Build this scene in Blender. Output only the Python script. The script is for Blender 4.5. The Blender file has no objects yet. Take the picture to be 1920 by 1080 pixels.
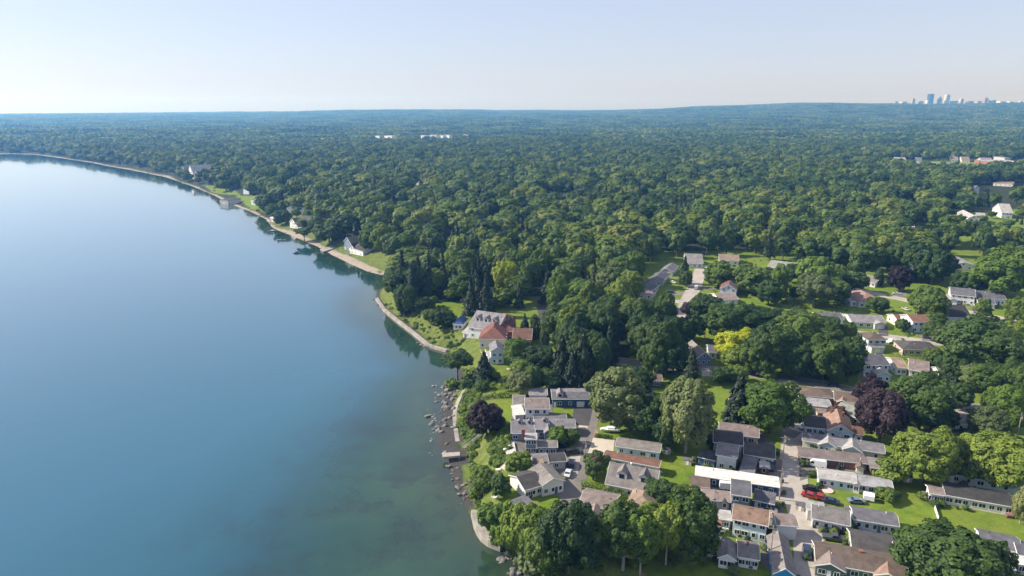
import bpy, math, random
import numpy as np
from mathutils import Vector, Matrix
S = bpy.context.scene
COL = S.collection
R = math.radians
rnd = random.Random(7)
# ------------------------------------------------------------------ camera
F, CX, CY, HOR = 1280.0, 960.0, 540.0, 204.5
PITCH = math.atan((CY - HOR) / F)
CAMZ = 112.0
sp, cp = math.sin(PITCH), math.cos(PITCH)
cam = bpy.data.objects.new('camera', bpy.data.cameras.new('camera'))
COL.objects.link(cam)
cam.location = (0, 0, CAMZ)
cam.rotation_euler = (math.pi / 2 - PITCH, 0, 0)
cam.data.sensor_width = 36.0
cam.data.lens = 36.0 * F / 1920.0
cam.data.clip_start = 1.0
cam.data.clip_end = 80000.0
S.camera = cam

def ray(px, py):
    u, v = (px - CX) / F, (CY - py) / F
    return Vector((u, cp + v * sp, -sp + v * cp))
def onz(px, py, z):
    d = ray(px, py)
    t = (z - CAMZ) / d.z
    return Vector((d.x * t, d.y * t, z))

# ------------------------------------------------------------------ shoreline: photo px, py, beach width m, bluff width m
SHORE = [(-2600, 251, 6, 60), (-1100, 262, 6, 60), (-300, 276, 8, 50), (0, 288, 8, 40), (60, 289.5, 5, 40), (110, 296, 7, 40), (140, 300.5, 4.5, 40), (170, 305, 7, 40), (205, 312, 5, 40), (240, 318, 8, 40), (275, 325, 6, 40),
         (310, 332, 8, 40), (333, 340, 2, 40), (362, 350, 4.5, 40), (382, 358.5, 2.5, 40), (402, 367, 4, 40), (430, 382, 5.5, 40), (450, 389.5, 4, 35), (470, 397, 5, 30), (486, 405, 2.5, 30), (498, 411, 3, 30), (512, 428, 3, 30),
         (536, 438, 9, 26), (566, 450, 7, 22), (598, 464, 5, 20), (622, 478, 8, 22), (655, 494, 9, 20), (690, 510, 8, 18), (722, 517, 6, 14),
         (734, 524, 2, 10), (726, 533, 2, 10), (708, 545, 2, 10), (703, 560, 2.5, 12), (716, 581, 2.5, 14), (740, 600, 3, 14), (772, 625, 3.5, 14), (800, 649, 3, 14),
         (828, 658, 4, 12), (842, 669, 2, 12), (850, 684, 2, 12), (862, 700, 2, 12), (853, 712, 4, 12), (838, 722, 3, 14), (832, 745, 4, 14), (828, 775, 4.5, 15), (822, 800, 7, 15),
         (822, 832, 9, 14), (838, 858, 7, 13), (846, 885, 6, 12), (856, 915, 5, 11), (872, 945, 3, 9), (880, 962, 1.2, 6), (893, 1000, 1.2, 6), (914, 1024, 1.2, 6),
         (939, 1031, 1.5, 6), (958, 1050, 3, 8), (985, 1076, 3, 8), (1012, 1098, 3, 8), (1110, 1150, 3, 8), (1500, 1290, 3, 8), (2600, 1500, 3, 8)]
SH = np.array([[*onz(a, b, 0.0)[:2]] for a, b, _, _ in SHORE])
SB = np.array([[c, d] for _, _, c, d in SHORE])
_closed = np.vstack([SH, [[9000, 60]], [[60000, 60]], [[60000, 60000]], [[-60000, 60000]], [[-60000, SH[0, 1]]]])
PLAT = 7.0
SKYL = np.array([(-2000, 213), (0, 213), (200, 211.5), (400, 210.5), (480, 210), (560, 209), (660, 206.5), (780, 205.8), (890, 206), (930, 207.5), (1000, 207.5), (1150, 207), (1240, 204.5),
                 (1300, 201), (1400, 199), (1450, 196.5), (1500, 194), (1550, 194), (1620, 196), (1700, 196.5), (1800, 196.5), (1920, 196), (2300, 196), (4000, 200)], float)

def shore_dist(x, y):
    """signed distance to the shoreline (positive on land) and the local beach and bluff widths"""
    x = np.atleast_1d(np.asarray(x, float)); y = np.atleast_1d(np.asarray(y, float))
    best = np.full(x.shape, 1e18); bw = np.zeros(x.shape); bl = np.ones(x.shape)
    for i in range(len(SH) - 1):
        a, b = SH[i], SH[i + 1]; e = b - a
        t = np.clip(((x - a[0]) * e[0] + (y - a[1]) * e[1]) / (e @ e), 0, 1)
        d2 = (x - a[0] - t * e[0]) ** 2 + (y - a[1] - t * e[1]) ** 2
        m = d2 < best
        best = np.where(m, d2, best)
        bw = np.where(m, SB[i, 0] + t * (SB[i + 1, 0] - SB[i, 0]), bw)
        bl = np.where(m, SB[i, 1] + t * (SB[i + 1, 1] - SB[i, 1]), bl)
    return np.where(inside(x, y, _closed), 1, -1) * np.sqrt(best), bw, bl
def inside(x, y, P):
    P = np.asarray(P, float); r = np.zeros(np.shape(x), bool)
    for i in range(len(P)):
        (x1, y1), (x2, y2) = P[i - 1], P[i]
        if y1 == y2: continue
        c = (y1 > y) != (y2 > y)
        r ^= c & (x < (x2 - x1) * (y - y1) / (y2 - y1) + x1)
    return r
def sstep(t):
    t = np.clip(t, 0, 1); return t * t * (3 - 2 * t)
def ground_z(x, y, full=False):
    d, bw, bl = shore_dist(x, y)
    x = np.atleast_1d(np.asarray(x, float)); y = np.atleast_1d(np.asarray(y, float))
    zb = np.minimum(d, bw) * 0.07 + 0.05
    z = zb + (PLAT - zb) * sstep((d - bw) / bl)
    z = np.where(d < 0, np.maximum(d * 0.12, -6) - 0.05, z)
    D = np.hypot(x, y)
    px = CX + F * x / np.maximum(y, 1) * 1.0 / cp
    zr = CAMZ + (HOR - np.interp(px, SKYL[:, 0], SKYL[:, 1])) / F * 9000.0 - 20.0
    z = np.where(d > 0, z + (zr - PLAT) * sstep((D - 3200) / 5800) * np.minimum(d / 400.0, 1), z)
    # low swells in the ground far off, so that the wood does not lie as flat as a table
    sw = np.sin(x / 610.0 + 1.3) * np.cos(y / 830.0) + 0.6 * np.sin(x / 290.0 - y / 410.0)
    z = np.where(d > 0, z + 5.0 * sw * sstep((D - 900) / 1500) * sstep(d / 300), z)
    return (z, d, bw, bl) if full else z
def gz(x, y): return float(ground_z(x, y)[0])
_atc = {}
def at(px, py, h=0.0):
    """the point h metres above the ground that shows at this pixel of the photograph"""
    k = (px, py, h)
    if k not in _atc:
        z = PLAT
        p = onz(px, py, z + h)
        if py > 480 or h > 0 or True:
            for _ in range(6):
                z2 = gz(p.x, p.y)
                if abs(z2 - z) < 0.02: break
                z = z2; p = onz(px, py, z + h)
        _atc[k] = p
    return _atc[k].copy()
def scale_at(p):
    """photo pixels per metre at a point"""
    return F / (p.y * cp + (CAMZ - p.z) * sp)
def dep(p): return math.atan2(CAMZ - p.z, math.hypot(p.x, p.y))

# ------------------------------------------------------------------ materials
_mats = {}
def nodes(name):
    m = bpy.data.materials.new(name); m.use_nodes = True
    n = m.node_tree.nodes; return m, n, m.node_tree.links, n['Principled BSDF']
def N(n, typ, **kw):
    o = n.new(typ)
    for k, v in kw.items():
        if k in o.inputs.keys() if isinstance(k, str) else False: o.inputs[k].default_value = v
        else: setattr(o, k, v)
    return o
def noise(n, l, scale, detail=4, rough=0.6, coord=None):
    t = n.new('ShaderNodeTexNoise'); t.inputs['Scale'].default_value = scale; t.inputs['Detail'].default_value = detail; t.inputs['Roughness'].default_value = rough
    if coord is not None: l.new(coord, t.inputs['Vector'])
    return t.outputs['Fac']
def ramp(n, l, fac, stops):
    r = n.new('ShaderNodeValToRGB'); l.new(fac, r.inputs['Fac']); e = r.color_ramp.elements
    while len(e) < len(stops): e.new(0.5)
    for i, (p, c) in enumerate(stops):
        e[i].position = p; e[i].color = (*c, 1) if len(c) == 3 else c
    return r.outputs['Color']
def mix(n, l, fac, a, b, mode='MIX'):
    m = n.new('ShaderNodeMix'); m.data_type = 'RGBA'; m.blend_type = mode
    for v, k in ((fac, 0), (a, 6), (b, 7)):
        if hasattr(v, 'is_output'): l.new(v, m.inputs[k])
        elif k == 0: m.inputs[0].default_value = v
        else: m.inputs[k].default_value = (*v, 1)
    return m.outputs[2]
def attr(n, name):
    a = n.new('ShaderNodeAttribute'); a.attribute_name = name; return a
def world_pos(n): return n.new('ShaderNodeNewGeometry').outputs['Position']
def mul(c, k): return tuple(min(1, v * k) for v in c)

def surf(name, col, rough=0.8, var=0.25, scale=1.2, stain=0.0, metal=0.0, spec=0.3, lines=0.0):
    """painted, shingled or mineral surface: a base colour with blotches, fine grain and optional dark weather stains"""
    key = (name,)
    if key in _mats: return _mats[key]
    m, n, l, b = nodes(name)
    tc = n.new('ShaderNodeNewGeometry').outputs['Position']
    f1 = noise(n, l, scale * 0.35, 5, 0.65, tc); f2 = noise(n, l, scale * 4, 3, 0.6, tc)
    c = ramp(n, l, f1, [(0.3, mul(col, 1 - var)), (0.7, mul(col, 1 + var))])
    g = ramp(n, l, f2, [(0.25, (1 - var * .8,) * 3), (0.75, (1, 1, 1))])
    c = mix(n, l, 0.8, c, g, 'MULTIPLY')
    if stain:
        f3 = noise(n, l, 0.25, 6, 0.7, tc)
        s = ramp(n, l, f3, [(0.52, (0, 0, 0)), (0.68, (1, 1, 1))])
        sc = n.new('ShaderNodeMath'); sc.operation = 'MULTIPLY'; l.new(s, sc.inputs[0]); sc.inputs[1].default_value = stain
        c = mix(n, l, sc.outputs[0], c, mul(col, 0.35))
    if 'roof' in name:
        oi = n.new('ShaderNodeObjectInfo'); tone = ramp(n, l, oi.outputs['Random'], [(0.0, (.78, .78, .80)), (1.0, (1.12, 1.08, 1.04))]); c = mix(n, l, 1.0, c, tone, 'MULTIPLY')
        w = n.new('ShaderNodeTexWave'); w.bands_direction = 'Z'; w.inputs['Scale'].default_value = 2.2; w.inputs['Distortion'].default_value = 1.5; w.inputs['Detail'].default_value = 3; l.new(tc, w.inputs['Vector'])
        c = mix(n, l, 0.5, c, ramp(n, l, w.outputs['Fac'], [(0.0, (.8,) * 3), (0.5, (1, 1, 1))]), 'MULTIPLY')
    if lines:
        w = n.new('ShaderNodeTexWave'); w.bands_direction = 'Z'; w.inputs['Scale'].default_value = lines; l.new(tc, w.inputs['Vector'])
        lw = ramp(n, l, w.outputs['Fac'], [(0.0, (0.82,) * 3), (0.3, (1, 1, 1))])
        c = mix(n, l, 0.7, c, lw, 'MULTIPLY')
    l.new(c, b.inputs['Base Color'])
    b.inputs['Roughness'].default_value = rough; b.inputs['Metallic'].default_value = metal
    b.inputs['Specular IOR Level'].default_value = spec
    _mats[key] = m
    return m
def plain(name, col, rough=0.5, metal=0.0, spec=0.5):
    key = (name,)
    if key not in _mats:
        m, n, l, b = nodes(name)
        f = noise(n, l, 3.0, 3, 0.6, world_pos(n))
        l.new(ramp(n, l, f, [(0.3, mul(col, .9)), (0.7, mul(col, 1.08))]), b.inputs['Base Color'])
        b.inputs['Roughness'].default_value = rough; b.inputs['Metallic'].default_value = metal; b.inputs['Specular IOR Level'].default_value = spec
        _mats[key] = m
    return _mats[key]

def leaf_mat(name, stops, trans=0.25):
    """foliage: colour from a per-plant random value, shifted leaf clump by leaf clump"""
    m, n, l, b = nodes(name)
    oi = n.new('ShaderNodeObjectInfo'); a = attr(n, 'tint')
    add = n.new('ShaderNodeMath'); add.operation = 'MULTIPLY_ADD'
    l.new(a.outputs['Fac'], add.inputs[0]); add.inputs[1].default_value = 0.45
    sc = n.new('ShaderNodeMath'); sc.operation = 'MULTIPLY_ADD'; l.new(oi.outputs['Random'], sc.inputs[0]); sc.inputs[1].default_value = 0.7; sc.inputs[2].default_value = -0.07
    l.new(sc.outputs[0], add.inputs[2])
    fac = add.outputs[0]
    if 'forest' in name:                               # stands of one kind of tree
        ad2 = n.new('ShaderNodeMath'); ad2.operation = 'MULTIPLY_ADD'; l.new(noise(n, l, 0.011, 4, 0.6, world_pos(n)), ad2.inputs[0]); ad2.inputs[1].default_value = 0.9; l.new(fac, ad2.inputs[2])
        ad3 = n.new('ShaderNodeMath'); ad3.operation = 'SUBTRACT'; l.new(ad2.outputs[0], ad3.inputs[0]); ad3.inputs[1].default_value = 0.45; fac = ad3.outputs[0]
    c = ramp(n, l, fac, stops)
    l.new(c, b.inputs['Base Color']); b.inputs['Roughness'].default_value = 0.6; b.inputs['Specular IOR Level'].default_value = 0.25
    if trans:
        t = n.new('ShaderNodeBsdfTranslucent'); tc = mix(n, l, 1.0, c, (1.3, 1.5, 0.5), 'MULTIPLY'); l.new(tc, t.inputs['Color'])
        ms = n.new('ShaderNodeMixShader'); ms.inputs[0].default_value = trans
        l.new(b.outputs[0], ms.inputs[1]); l.new(t.outputs[0], ms.inputs[2])
        l.new(ms.outputs[0], n['Material Output'].inputs['Surface'])
    return m

# ------------------------------------------------------------------ objects
def tag(o, label=None, cat=None, group=None, kind=None):
    if label: o['label'] = label
    if cat: o['category'] = cat
    if group: o['group'] = group
    if kind: o['kind'] = kind
    return o
def meshobj(name, V, Fc, mats, parent=None, mi=None, smooth=False):
    me = bpy.data.meshes.new(name); me.from_pydata([tuple(v) for v in V], [], Fc)
    for m in (mats if isinstance(mats, (list, tuple)) else [mats]): me.materials.append(m)
    if mi is not None: me.polygons.foreach_set('material_index', mi)
    if smooth: me.polygons.foreach_set('use_smooth', [True] * len(me.polygons))
    me.update()
    o = bpy.data.objects.new(name, me); COL.objects.link(o)
    if parent is not None: o.parent = parent
    return o
def empty(name, loc, rz=0.0):
    o = bpy.data.objects.new(name, None); COL.objects.link(o); o.location = loc; o.rotation_euler = (0, 0, rz); o.empty_display_size = 0.3
    return o
class MB:
    """collects simple solids into one mesh"""
    def __init__(s): s.V, s.F, s.M = [], [], []
    def add(s, V, Fc, m=0):
        k = len(s.V); s.V += [Vector(v) for v in V]; s.F += [tuple(i + k for i in f) for f in Fc]; s.M += [m] * len(Fc); return s
    def box(s, x0, x1, y0, y1, z0, z1, m=0):
        return s.add([(x0, y0, z0), (x1, y0, z0), (x1, y1, z0), (x0, y1, z0), (x0, y0, z1), (x1, y0, z1), (x1, y1, z1), (x0, y1, z1)],
                     [(3, 2, 1, 0), (4, 5, 6, 7), (0, 1, 5, 4), (1, 2, 6, 5), (2, 3, 7, 6), (3, 0, 4, 7)], m)
    def prism(s, prof, a, b, axis='x', m=0):
        """profile polygon in the plane across the axis, pulled from a to b"""
        n = len(prof); f = (lambda p, q: (q, p[0], p[1])) if axis == 'x' else (lambda p, q: (p[0], q, p[1]))
        V = [f(p, a) for p in prof] + [f(p, b) for p in prof]
        Fc = [tuple(range(n)), tuple(range(2 * n - 1, n - 1, -1))] + [(i, i + n, (i + 1) % n + n, (i + 1) % n) for i in range(n)]
        return s.add(V, Fc, m)
    def tube(s, pts, radii, sides=6, m=0, cap=True):
        k0 = len(s.V); pts = [Vector(p) for p in pts]; V, Fc = [], []
        for i, p in enumerate(pts):
            d = (pts[min(i + 1, len(pts) - 1)] - pts[max(i - 1, 0)]).normalized()
            a = d.cross(Vector((0, 0, 1)) if abs(d.z) < .9 else Vector((1, 0, 0))).normalized(); c = d.cross(a)
            r = radii[i] if isinstance(radii, (list, tuple)) else radii
            V += [p + (a * math.cos(2 * math.pi * j / sides) + c * math.sin(2 * math.pi * j / sides)) * r for j in range(sides)]
        for i in range(len(pts) - 1):
            for j in range(sides):
                q = (j + 1) % sides; Fc.append((i * sides + j, i * sides + q, (i + 1) * sides + q, (i + 1) * sides + j))
        if cap: Fc += [tuple(range(sides - 1, -1, -1)), tuple(range((len(pts) - 1) * sides, len(pts) * sides))]
        return s.add(V, Fc, m)
    def build(s, name, mats, parent=None, M=None, smooth=False):
        V = [M @ v for v in s.V] if M is not None else s.V
        o = meshobj(name, V, s.F, mats, parent, s.M, smooth)
        import bmesh
        bm = bmesh.new(); bm.from_mesh(o.data); bmesh.ops.recalc_face_normals(bm, faces=bm.faces); bm.to_mesh(o.data); bm.free()
        return o
def grid_mesh(name, XX, YY, ZZ, mat, attrs=None, keep=None, kind='structure'):
    h, w = XX.shape
    V = np.stack([XX.ravel(), YY.ravel(), ZZ.ravel()], 1).astype(np.float32)
    i = np.arange(h * w).reshape(h, w)
    Q = np.stack([i[:-1, :-1], i[:-1, 1:], i[1:, 1:], i[1:, :-1]], -1).reshape(-1, 4)
    if keep is not None: Q = Q[keep.ravel()]
    me = bpy.data.meshes.new(name)
    me.vertices.add(len(V)); me.vertices.foreach_set('co', V.ravel())
    me.loops.add(len(Q) * 4); me.loops.foreach_set('vertex_index', Q.ravel().astype(np.int32))
    me.polygons.add(len(Q)); me.polygons.foreach_set('loop_start', np.arange(0, len(Q) * 4, 4, dtype=np.int32)); me.polygons.foreach_set('loop_total', np.full(len(Q), 4, np.int32))
    me.polygons.foreach_set('use_smooth', np.ones(len(Q), bool))
    for k, a in (attrs or {}).items():
        at_ = me.attributes.new(k, 'FLOAT', 'POINT'); at_.data.foreach_set('value', a.ravel().astype(np.float32))
    me.update(calc_edges=True)
    me.materials.append(mat)
    o = bpy.data.objects.new(name, me); COL.objects.link(o); o['kind'] = kind
    return o
def P2(pl): return np.array([[*at(a, b)[:2]] for a, b in pl])
# ------------------------------------------------------------------ sky, sun, air
SUN_AZ, SUN_EL = R(-78), R(37)          # azimuth from +Y, clockwise positive: the sun stands to the left and a little beyond
sun_dir = Vector((math.sin(SUN_AZ) * math.cos(SUN_EL), math.cos(SUN_AZ) * math.cos(SUN_EL), math.sin(SUN_EL)))
W = bpy.data.worlds.new('World'); S.world = W; W.use_nodes = True
wn, wl = W.node_tree.nodes, W.node_tree.links
sky = wn.new('ShaderNodeTexSky'); sky.sky_type = 'NISHITA'; sky.sun_disc = False
sky.sun_elevation = SUN_EL; sky.sun_rotation = SUN_AZ
sky.altitude = 100; sky.air_density = 1.0; sky.dust_density = 1.0; sky.ozone_density = 3.2
tint = wn.new('ShaderNodeMix'); tint.data_type = 'RGBA'; tint.blend_type = 'MULTIPLY'; tint.inputs[0].default_value = 1.0; tint.inputs[7].default_value = (0.97, 0.90, 0.98, 1); wl.new(sky.outputs[0], tint.inputs[6]); veil = wn.new('ShaderNodeMix'); veil.data_type = 'RGBA'; veil.inputs[0].default_value = 0.58; veil.inputs[7].default_value = (4.05, 4.3, 5.2, 1); wl.new(tint.outputs[2], veil.inputs[6]); wl.new(veil.outputs[2], wn['Background'].inputs['Color']); wn['Background'].inputs['Strength'].default_value = 0.10
sl = bpy.data.lights.new('sun', 'SUN'); sl.energy = 4.9; sl.angle = R(0.53); sl.color = (1.0, 0.93, 0.80)
so = bpy.data.objects.new('sun', sl); COL.objects.link(so)
so.rotation_euler = (-sun_dir).to_track_quat('-Z', 'Y').to_euler()

hz, n, l, b = nodes('hazy air')
n.remove(b)
pv = n.new('ShaderNodeVolumePrincipled'); pv.inputs['Color'].default_value = (0.15, 0.44, 1.0, 1); pv.inputs['Absorption Color'].default_value = (1, 1, 1, 1); pv.inputs['Density'].default_value = 1.5e-4; pv.inputs['Anisotropy'].default_value = 0.35
l.new(pv.outputs[0], n['Material Output'].inputs['Volume'])
m_ = MB(); m_.box(-12000, 12000, -400, 11600, -9, 290)
hazebox = m_.build('haze', hz); hazebox['kind'] = 'stuff'; hazebox['label'] = 'thin bluish summer haze in the air over lake and woods'

S.view_settings.view_transform = 'Standard'; S.view_settings.look = 'None'; S.view_settings.exposure = 0.8; S.view_settings.gamma = 1.0
c_ = S.cycles
c_.use_denoising = True; c_.max_bounces = 5; c_.diffuse_bounces = 2; c_.glossy_bounces = 2; c_.transmission_bounces = 2; c_.transparent_max_bounces = 4; c_.volume_bounces = 0
c_.sample_clamp_indirect = 4.0
try: c_.denoiser = 'OPENIMAGEDENOISE'
except Exception: pass

# ------------------------------------------------------------------ the ground: one fan-shaped sheet out to the horizon
LAWN = [[(1190, 474), (1400, 468), (2400, 400), (3400, 1600), (900, 1300), (850, 690), (1180, 690), (1180, 600)],
        [(380, 345), (440, 356), (452, 366), (400, 362)], [(440, 367), (492, 368), (486, 384), (500, 398), (470, 392)], [(545, 398), (600, 405), (604, 430), (560, 425)], [(650, 470), (700, 468), (740, 500), (735, 514), (680, 500)],
        [(770, 600), (850, 555), (900, 545), (1045, 560), (1045, 705), (840, 700)],
        [(1620, 322), (1640, 300), (2100, 290), (2100, 335), (1780, 335)], [(1690, 450), (1760, 405), (2000, 380), (2000, 450)], [(1694, 430), (1764, 428), (1764, 464), (1690, 464)]]
def fan(a0, a1, na, r0, r1, nr):
    A = np.linspace(R(a0), R(a1), na); RR = np.geomspace(r0, r1, nr)
    return RR[:, None] * np.sin(A)[None, :], RR[:, None] * np.cos(A)[None, :]
XX, YY = fan(-56, 56, 760, 70, 11300, 740)
zz, dd, bw_, bl_ = ground_z(XX.ravel(), YY.ravel(), True)
lawn = np.zeros(XX.size)
for P in LAWN: lawn = np.maximum(lawn, inside(XX.ravel(), YY.ravel(), P2(P)))
ysplit = onz(735, 526, 0).y
beach = ((dd > -4) & (dd < bw_)).astype(float)
grav = (YY.ravel() < ysplit).astype(float)
slope = ((dd >= bw_) & (dd < bw_ + bl_) & (YY.ravel() < 700)).astype(float)
keep = (dd > -30).reshape(XX.shape)
keepq = keep[:-1, :-1] | keep[1:, 1:]
m, n, l, b = nodes('ground cover'); pos = world_pos(n)
big = noise(n, l, 0.045, 6, 0.65, pos); mid = noise(n, l, 0.35, 6, 0.7, pos); fine = noise(n, l, 2.2, 4, 0.7, pos)
lawnc = ramp(n, l, mid, [(0.25, (0.066, 0.120, 0.015)), (0.5, (0.128, 0.190, 0.020)), (0.72, (0.185, 0.222, 0.040))])
dry = ramp(n, l, big, [(0.50, (0, 0, 0)), (0.68, (1, 1, 1))])
lawnc = mix(n, l, mix(n, l, 0.35, (0, 0, 0), dry), lawnc, (0.17, 0.16, 0.045))
lawnc = mix(n, l, 0.75, lawnc, ramp(n, l, fine, [(0.25, (0.62,) * 3), (0.75, (1.15,) * 3)]), 'MULTIPLY')
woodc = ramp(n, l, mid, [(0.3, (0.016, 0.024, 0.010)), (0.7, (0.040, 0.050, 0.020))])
sandc = ramp(n, l, mid, [(0.3, (0.25, 0.21, 0.165)), (0.7, (0.42, 0.365, 0.30))])
sandc = mix(n, l, 0.6, sandc, ramp(n, l, fine, [(0.3, (0.6,) * 3), (0.7, (1.1,) * 3)]), 'MULTIPLY')
gravc = ramp(n, l, fine, [(0.3, (0.030, 0.029, 0.029)), (0.6, (0.068, 0.064, 0.062)), (0.8, (0.15, 0.14, 0.13))])
weedc = ramp(n, l, mid, [(0.3, (0.055, 0.080, 0.018)), (0.55, (0.11, 0.14, 0.03)), (0.75, (0.19, 0.165, 0.085))])
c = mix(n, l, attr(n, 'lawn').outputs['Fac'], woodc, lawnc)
c = mix(n, l, attr(n, 'slope').outputs['Fac'], c, weedc)
bc = mix(n, l, attr(n, 'gravel').outputs['Fac'], sandc, gravc)
brk = ramp(n, l, noise(n, l, 0.06, 5, 0.65, pos), [(0.36, (0.15,) * 3), (0.46, (1, 1, 1))])
c = mix(n, l, mix(n, l, 1.0, attr(n, 'beach').outputs['Color'], brk, 'MULTIPLY'), c, bc)
l.new(c, b.inputs['Base Color']); b.inputs['Roughness'].default_value = 0.95; b.inputs['Specular IOR Level'].default_value = 0.15
bp = n.new('ShaderNodeBump'); bp.inputs['Strength'].default_value = 0.5; bp.inputs['Distance'].default_value = 0.15; l.new(fine, bp.inputs['Height']); l.new(bp.outputs[0], b.inputs['Normal'])
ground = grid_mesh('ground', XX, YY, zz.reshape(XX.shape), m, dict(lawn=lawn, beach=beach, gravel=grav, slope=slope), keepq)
ground['label'] = 'ground with lawns, wood floor, beaches and bluff'

# ------------------------------------------------------------------ the lake
XX, YY = fan(-72, 40, 340, 30, 11400, 400)
_, dd2, _, _ = ground_z(XX.ravel(), YY.ravel(), True)
keep = (dd2 < 8).reshape(XX.shape); keepq = keep[:-1, :-1] | keep[1:, 1:] | keep[:-1, 1:] | keep[1:, :-1]
m, n, l, b = nodes('lake water'); pos = world_pos(n)
dpt = attr(n, 'offshore').outputs['Fac']
nb = noise(n, l, 0.012, 5, 0.6, pos); nm = noise(n, l, 0.05, 6, 0.68, pos); nf = noise(n, l, 0.3, 5, 0.7, pos)
wob = n.new('ShaderNodeMath'); wob.operation = 'MULTIPLY_ADD'; l.new(nb, wob.inputs[0]); wob.inputs[1].default_value = 0.35
l.new(dpt, wob.inputs[2])
base = ramp(n, l, wob.outputs[0], [(0.13, (0.040, 0.046, 0.025)), (0.24, (0.030, 0.062, 0.036)), (0.40, (0.017, 0.056, 0.047)), (0.54, (0.016, 0.064, 0.084)), (0.62, (0.018, 0.078, 0.118)), (0.95, (0.020, 0.094, 0.150))])
big2 = ramp(n, l, noise(n, l, 0.024, 4, 0.55, pos), [(0.42, (1, 1, 1)), (0.60, (0.62, 0.64, 0.70))])
base = mix(n, l, ramp(n, l, dpt, [(0.25, (0.55,) * 3), (0.60, (0, 0, 0))]), base, big2, 'MULTIPLY')
# weed beds and stones on the shallow lake floor, seen through the clear water
wd = ramp(n, l, nm, [(0.48, (0, 0, 0)), (0.57, (1, 1, 1))])
near = ramp(n, l, dpt, [(0.02, (0.9,) * 3), (0.30, (0.55,) * 3), (0.58, (0, 0, 0))])
wf = mix(n, l, 1.0, wd, near, 'MULTIPLY')
spk = ramp(n, l, nf, [(0.4, (0.35,) * 3), (0.65, (1, 1, 1))])
wf = mix(n, l, 1.0, wf, spk, 'MULTIPLY')
c = mix(n, l, wf, base, (0.013, 0.026, 0.026))
l.new(c, b.inputs['Base Color']); b.inputs['IOR'].default_value = 1.333; b.inputs['Coat Weight'].default_value = 0.75; b.inputs['Coat IOR'].default_value = 1.333; b.inputs['Coat Roughness'].default_value = 0.08; b.inputs['Roughness'].default_value = 0.04; b.inputs['Specular IOR Level'].default_value = 0.5
mp = n.new('ShaderNodeMapping'); l.new(pos, mp.inputs['Vector']); mp.inputs['Scale'].default_value = (1.0, 0.6, 1.0)
rip = noise(n, l, 0.55, 4, 0.6, mp.outputs[0]); gust = ramp(n, l, noise(n, l, 0.008, 4, 0.6, pos), [(0.4, (0.3,) * 3), (0.65, (1, 1, 1))])
bp = n.new('ShaderNodeBump'); bp.inputs['Distance'].default_value = 0.05; l.new(rip, bp.inputs['Height'])
gs = n.new('ShaderNodeMath'); gs.operation = 'MULTIPLY'; l.new(gust, gs.inputs[0]); gs.inputs[1].default_value = 0.10; l.new(gs.outputs[0], bp.inputs['Strength'])
l.new(bp.outputs[0], b.inputs['Normal']); l.new(bp.outputs[0], b.inputs['Coat Normal'])
water = grid_mesh('water', XX, YY, np.zeros(XX.shape), m, dict(offshore=np.clip(-dd2 * (1 + 2.0 * sstep((YY.ravel() - 140) / 220)) / 160.0, 0, 1)), keepq)
water['label'] = 'calm lake water, pale far out and green in the shallows'
# ------------------------------------------------------------------ foliage shapes (unit size: radius 1 across, -1..1 high)
def fib(nn):
    i = np.arange(nn) + 0.5; ph = np.arccos(1 - 2 * i / nn); th = np.pi * (1 + 5 ** .5) * i
    return np.stack([np.cos(th) * np.sin(ph), np.sin(th) * np.sin(ph), np.cos(ph)], 1)
def unit(v): return v / np.maximum(np.linalg.norm(v, axis=1, keepdims=True), 1e-9)
def leaf_cloud(seed, C, Rr, count, size, jit=0.42, inner=0.80, upbias=0.25, dome=0.6):
    g = np.random.default_rng(seed); pr = Rr ** 2 / np.sum(Rr ** 2); P, D, T = [], [], []
    lt = g.random(len(Rr)); tot = 0
    while tot < count:
        k = g.choice(len(Rr), count, p=pr); d = unit(g.normal(size=(count, 3)))
        p = C[k] + d * (Rr[k] * (0.80 + 0.26 * g.random(count)))[:, None]
        ok = np.ones(count, bool)
        for j in range(len(Rr)): ok &= (np.sum((p - C[j]) ** 2, 1) > (inner * Rr[j]) ** 2) | (k == j)
        P.append(p[ok]); D.append(d[ok]); T.append(0.55 * lt[k[ok]] + 0.45 * g.random(ok.sum())); tot += ok.sum()
    P, D, T = np.concatenate(P)[:count], np.concatenate(D)[:count], np.concatenate(T)[:count]
    nrm = unit(D + dome * unit(P) + jit * g.normal(size=D.shape) + np.array([0, 0, upbias]))
    return quads(g, P, nrm, size), T
def quads(g, P, nrm, size, aspect=0.7):
    a = unit(np.cross(nrm, unit(g.normal(size=P.shape)))); b = np.cross(nrm, a)
    s = size * (0.6 + 0.8 * g.random((len(P), 1)))
    return np.stack([P + a * s, P + b * s * aspect, P - a * s, P - b * s * aspect * (0.6 + 0.6 * g.random((len(P), 1)))], 1)
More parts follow.
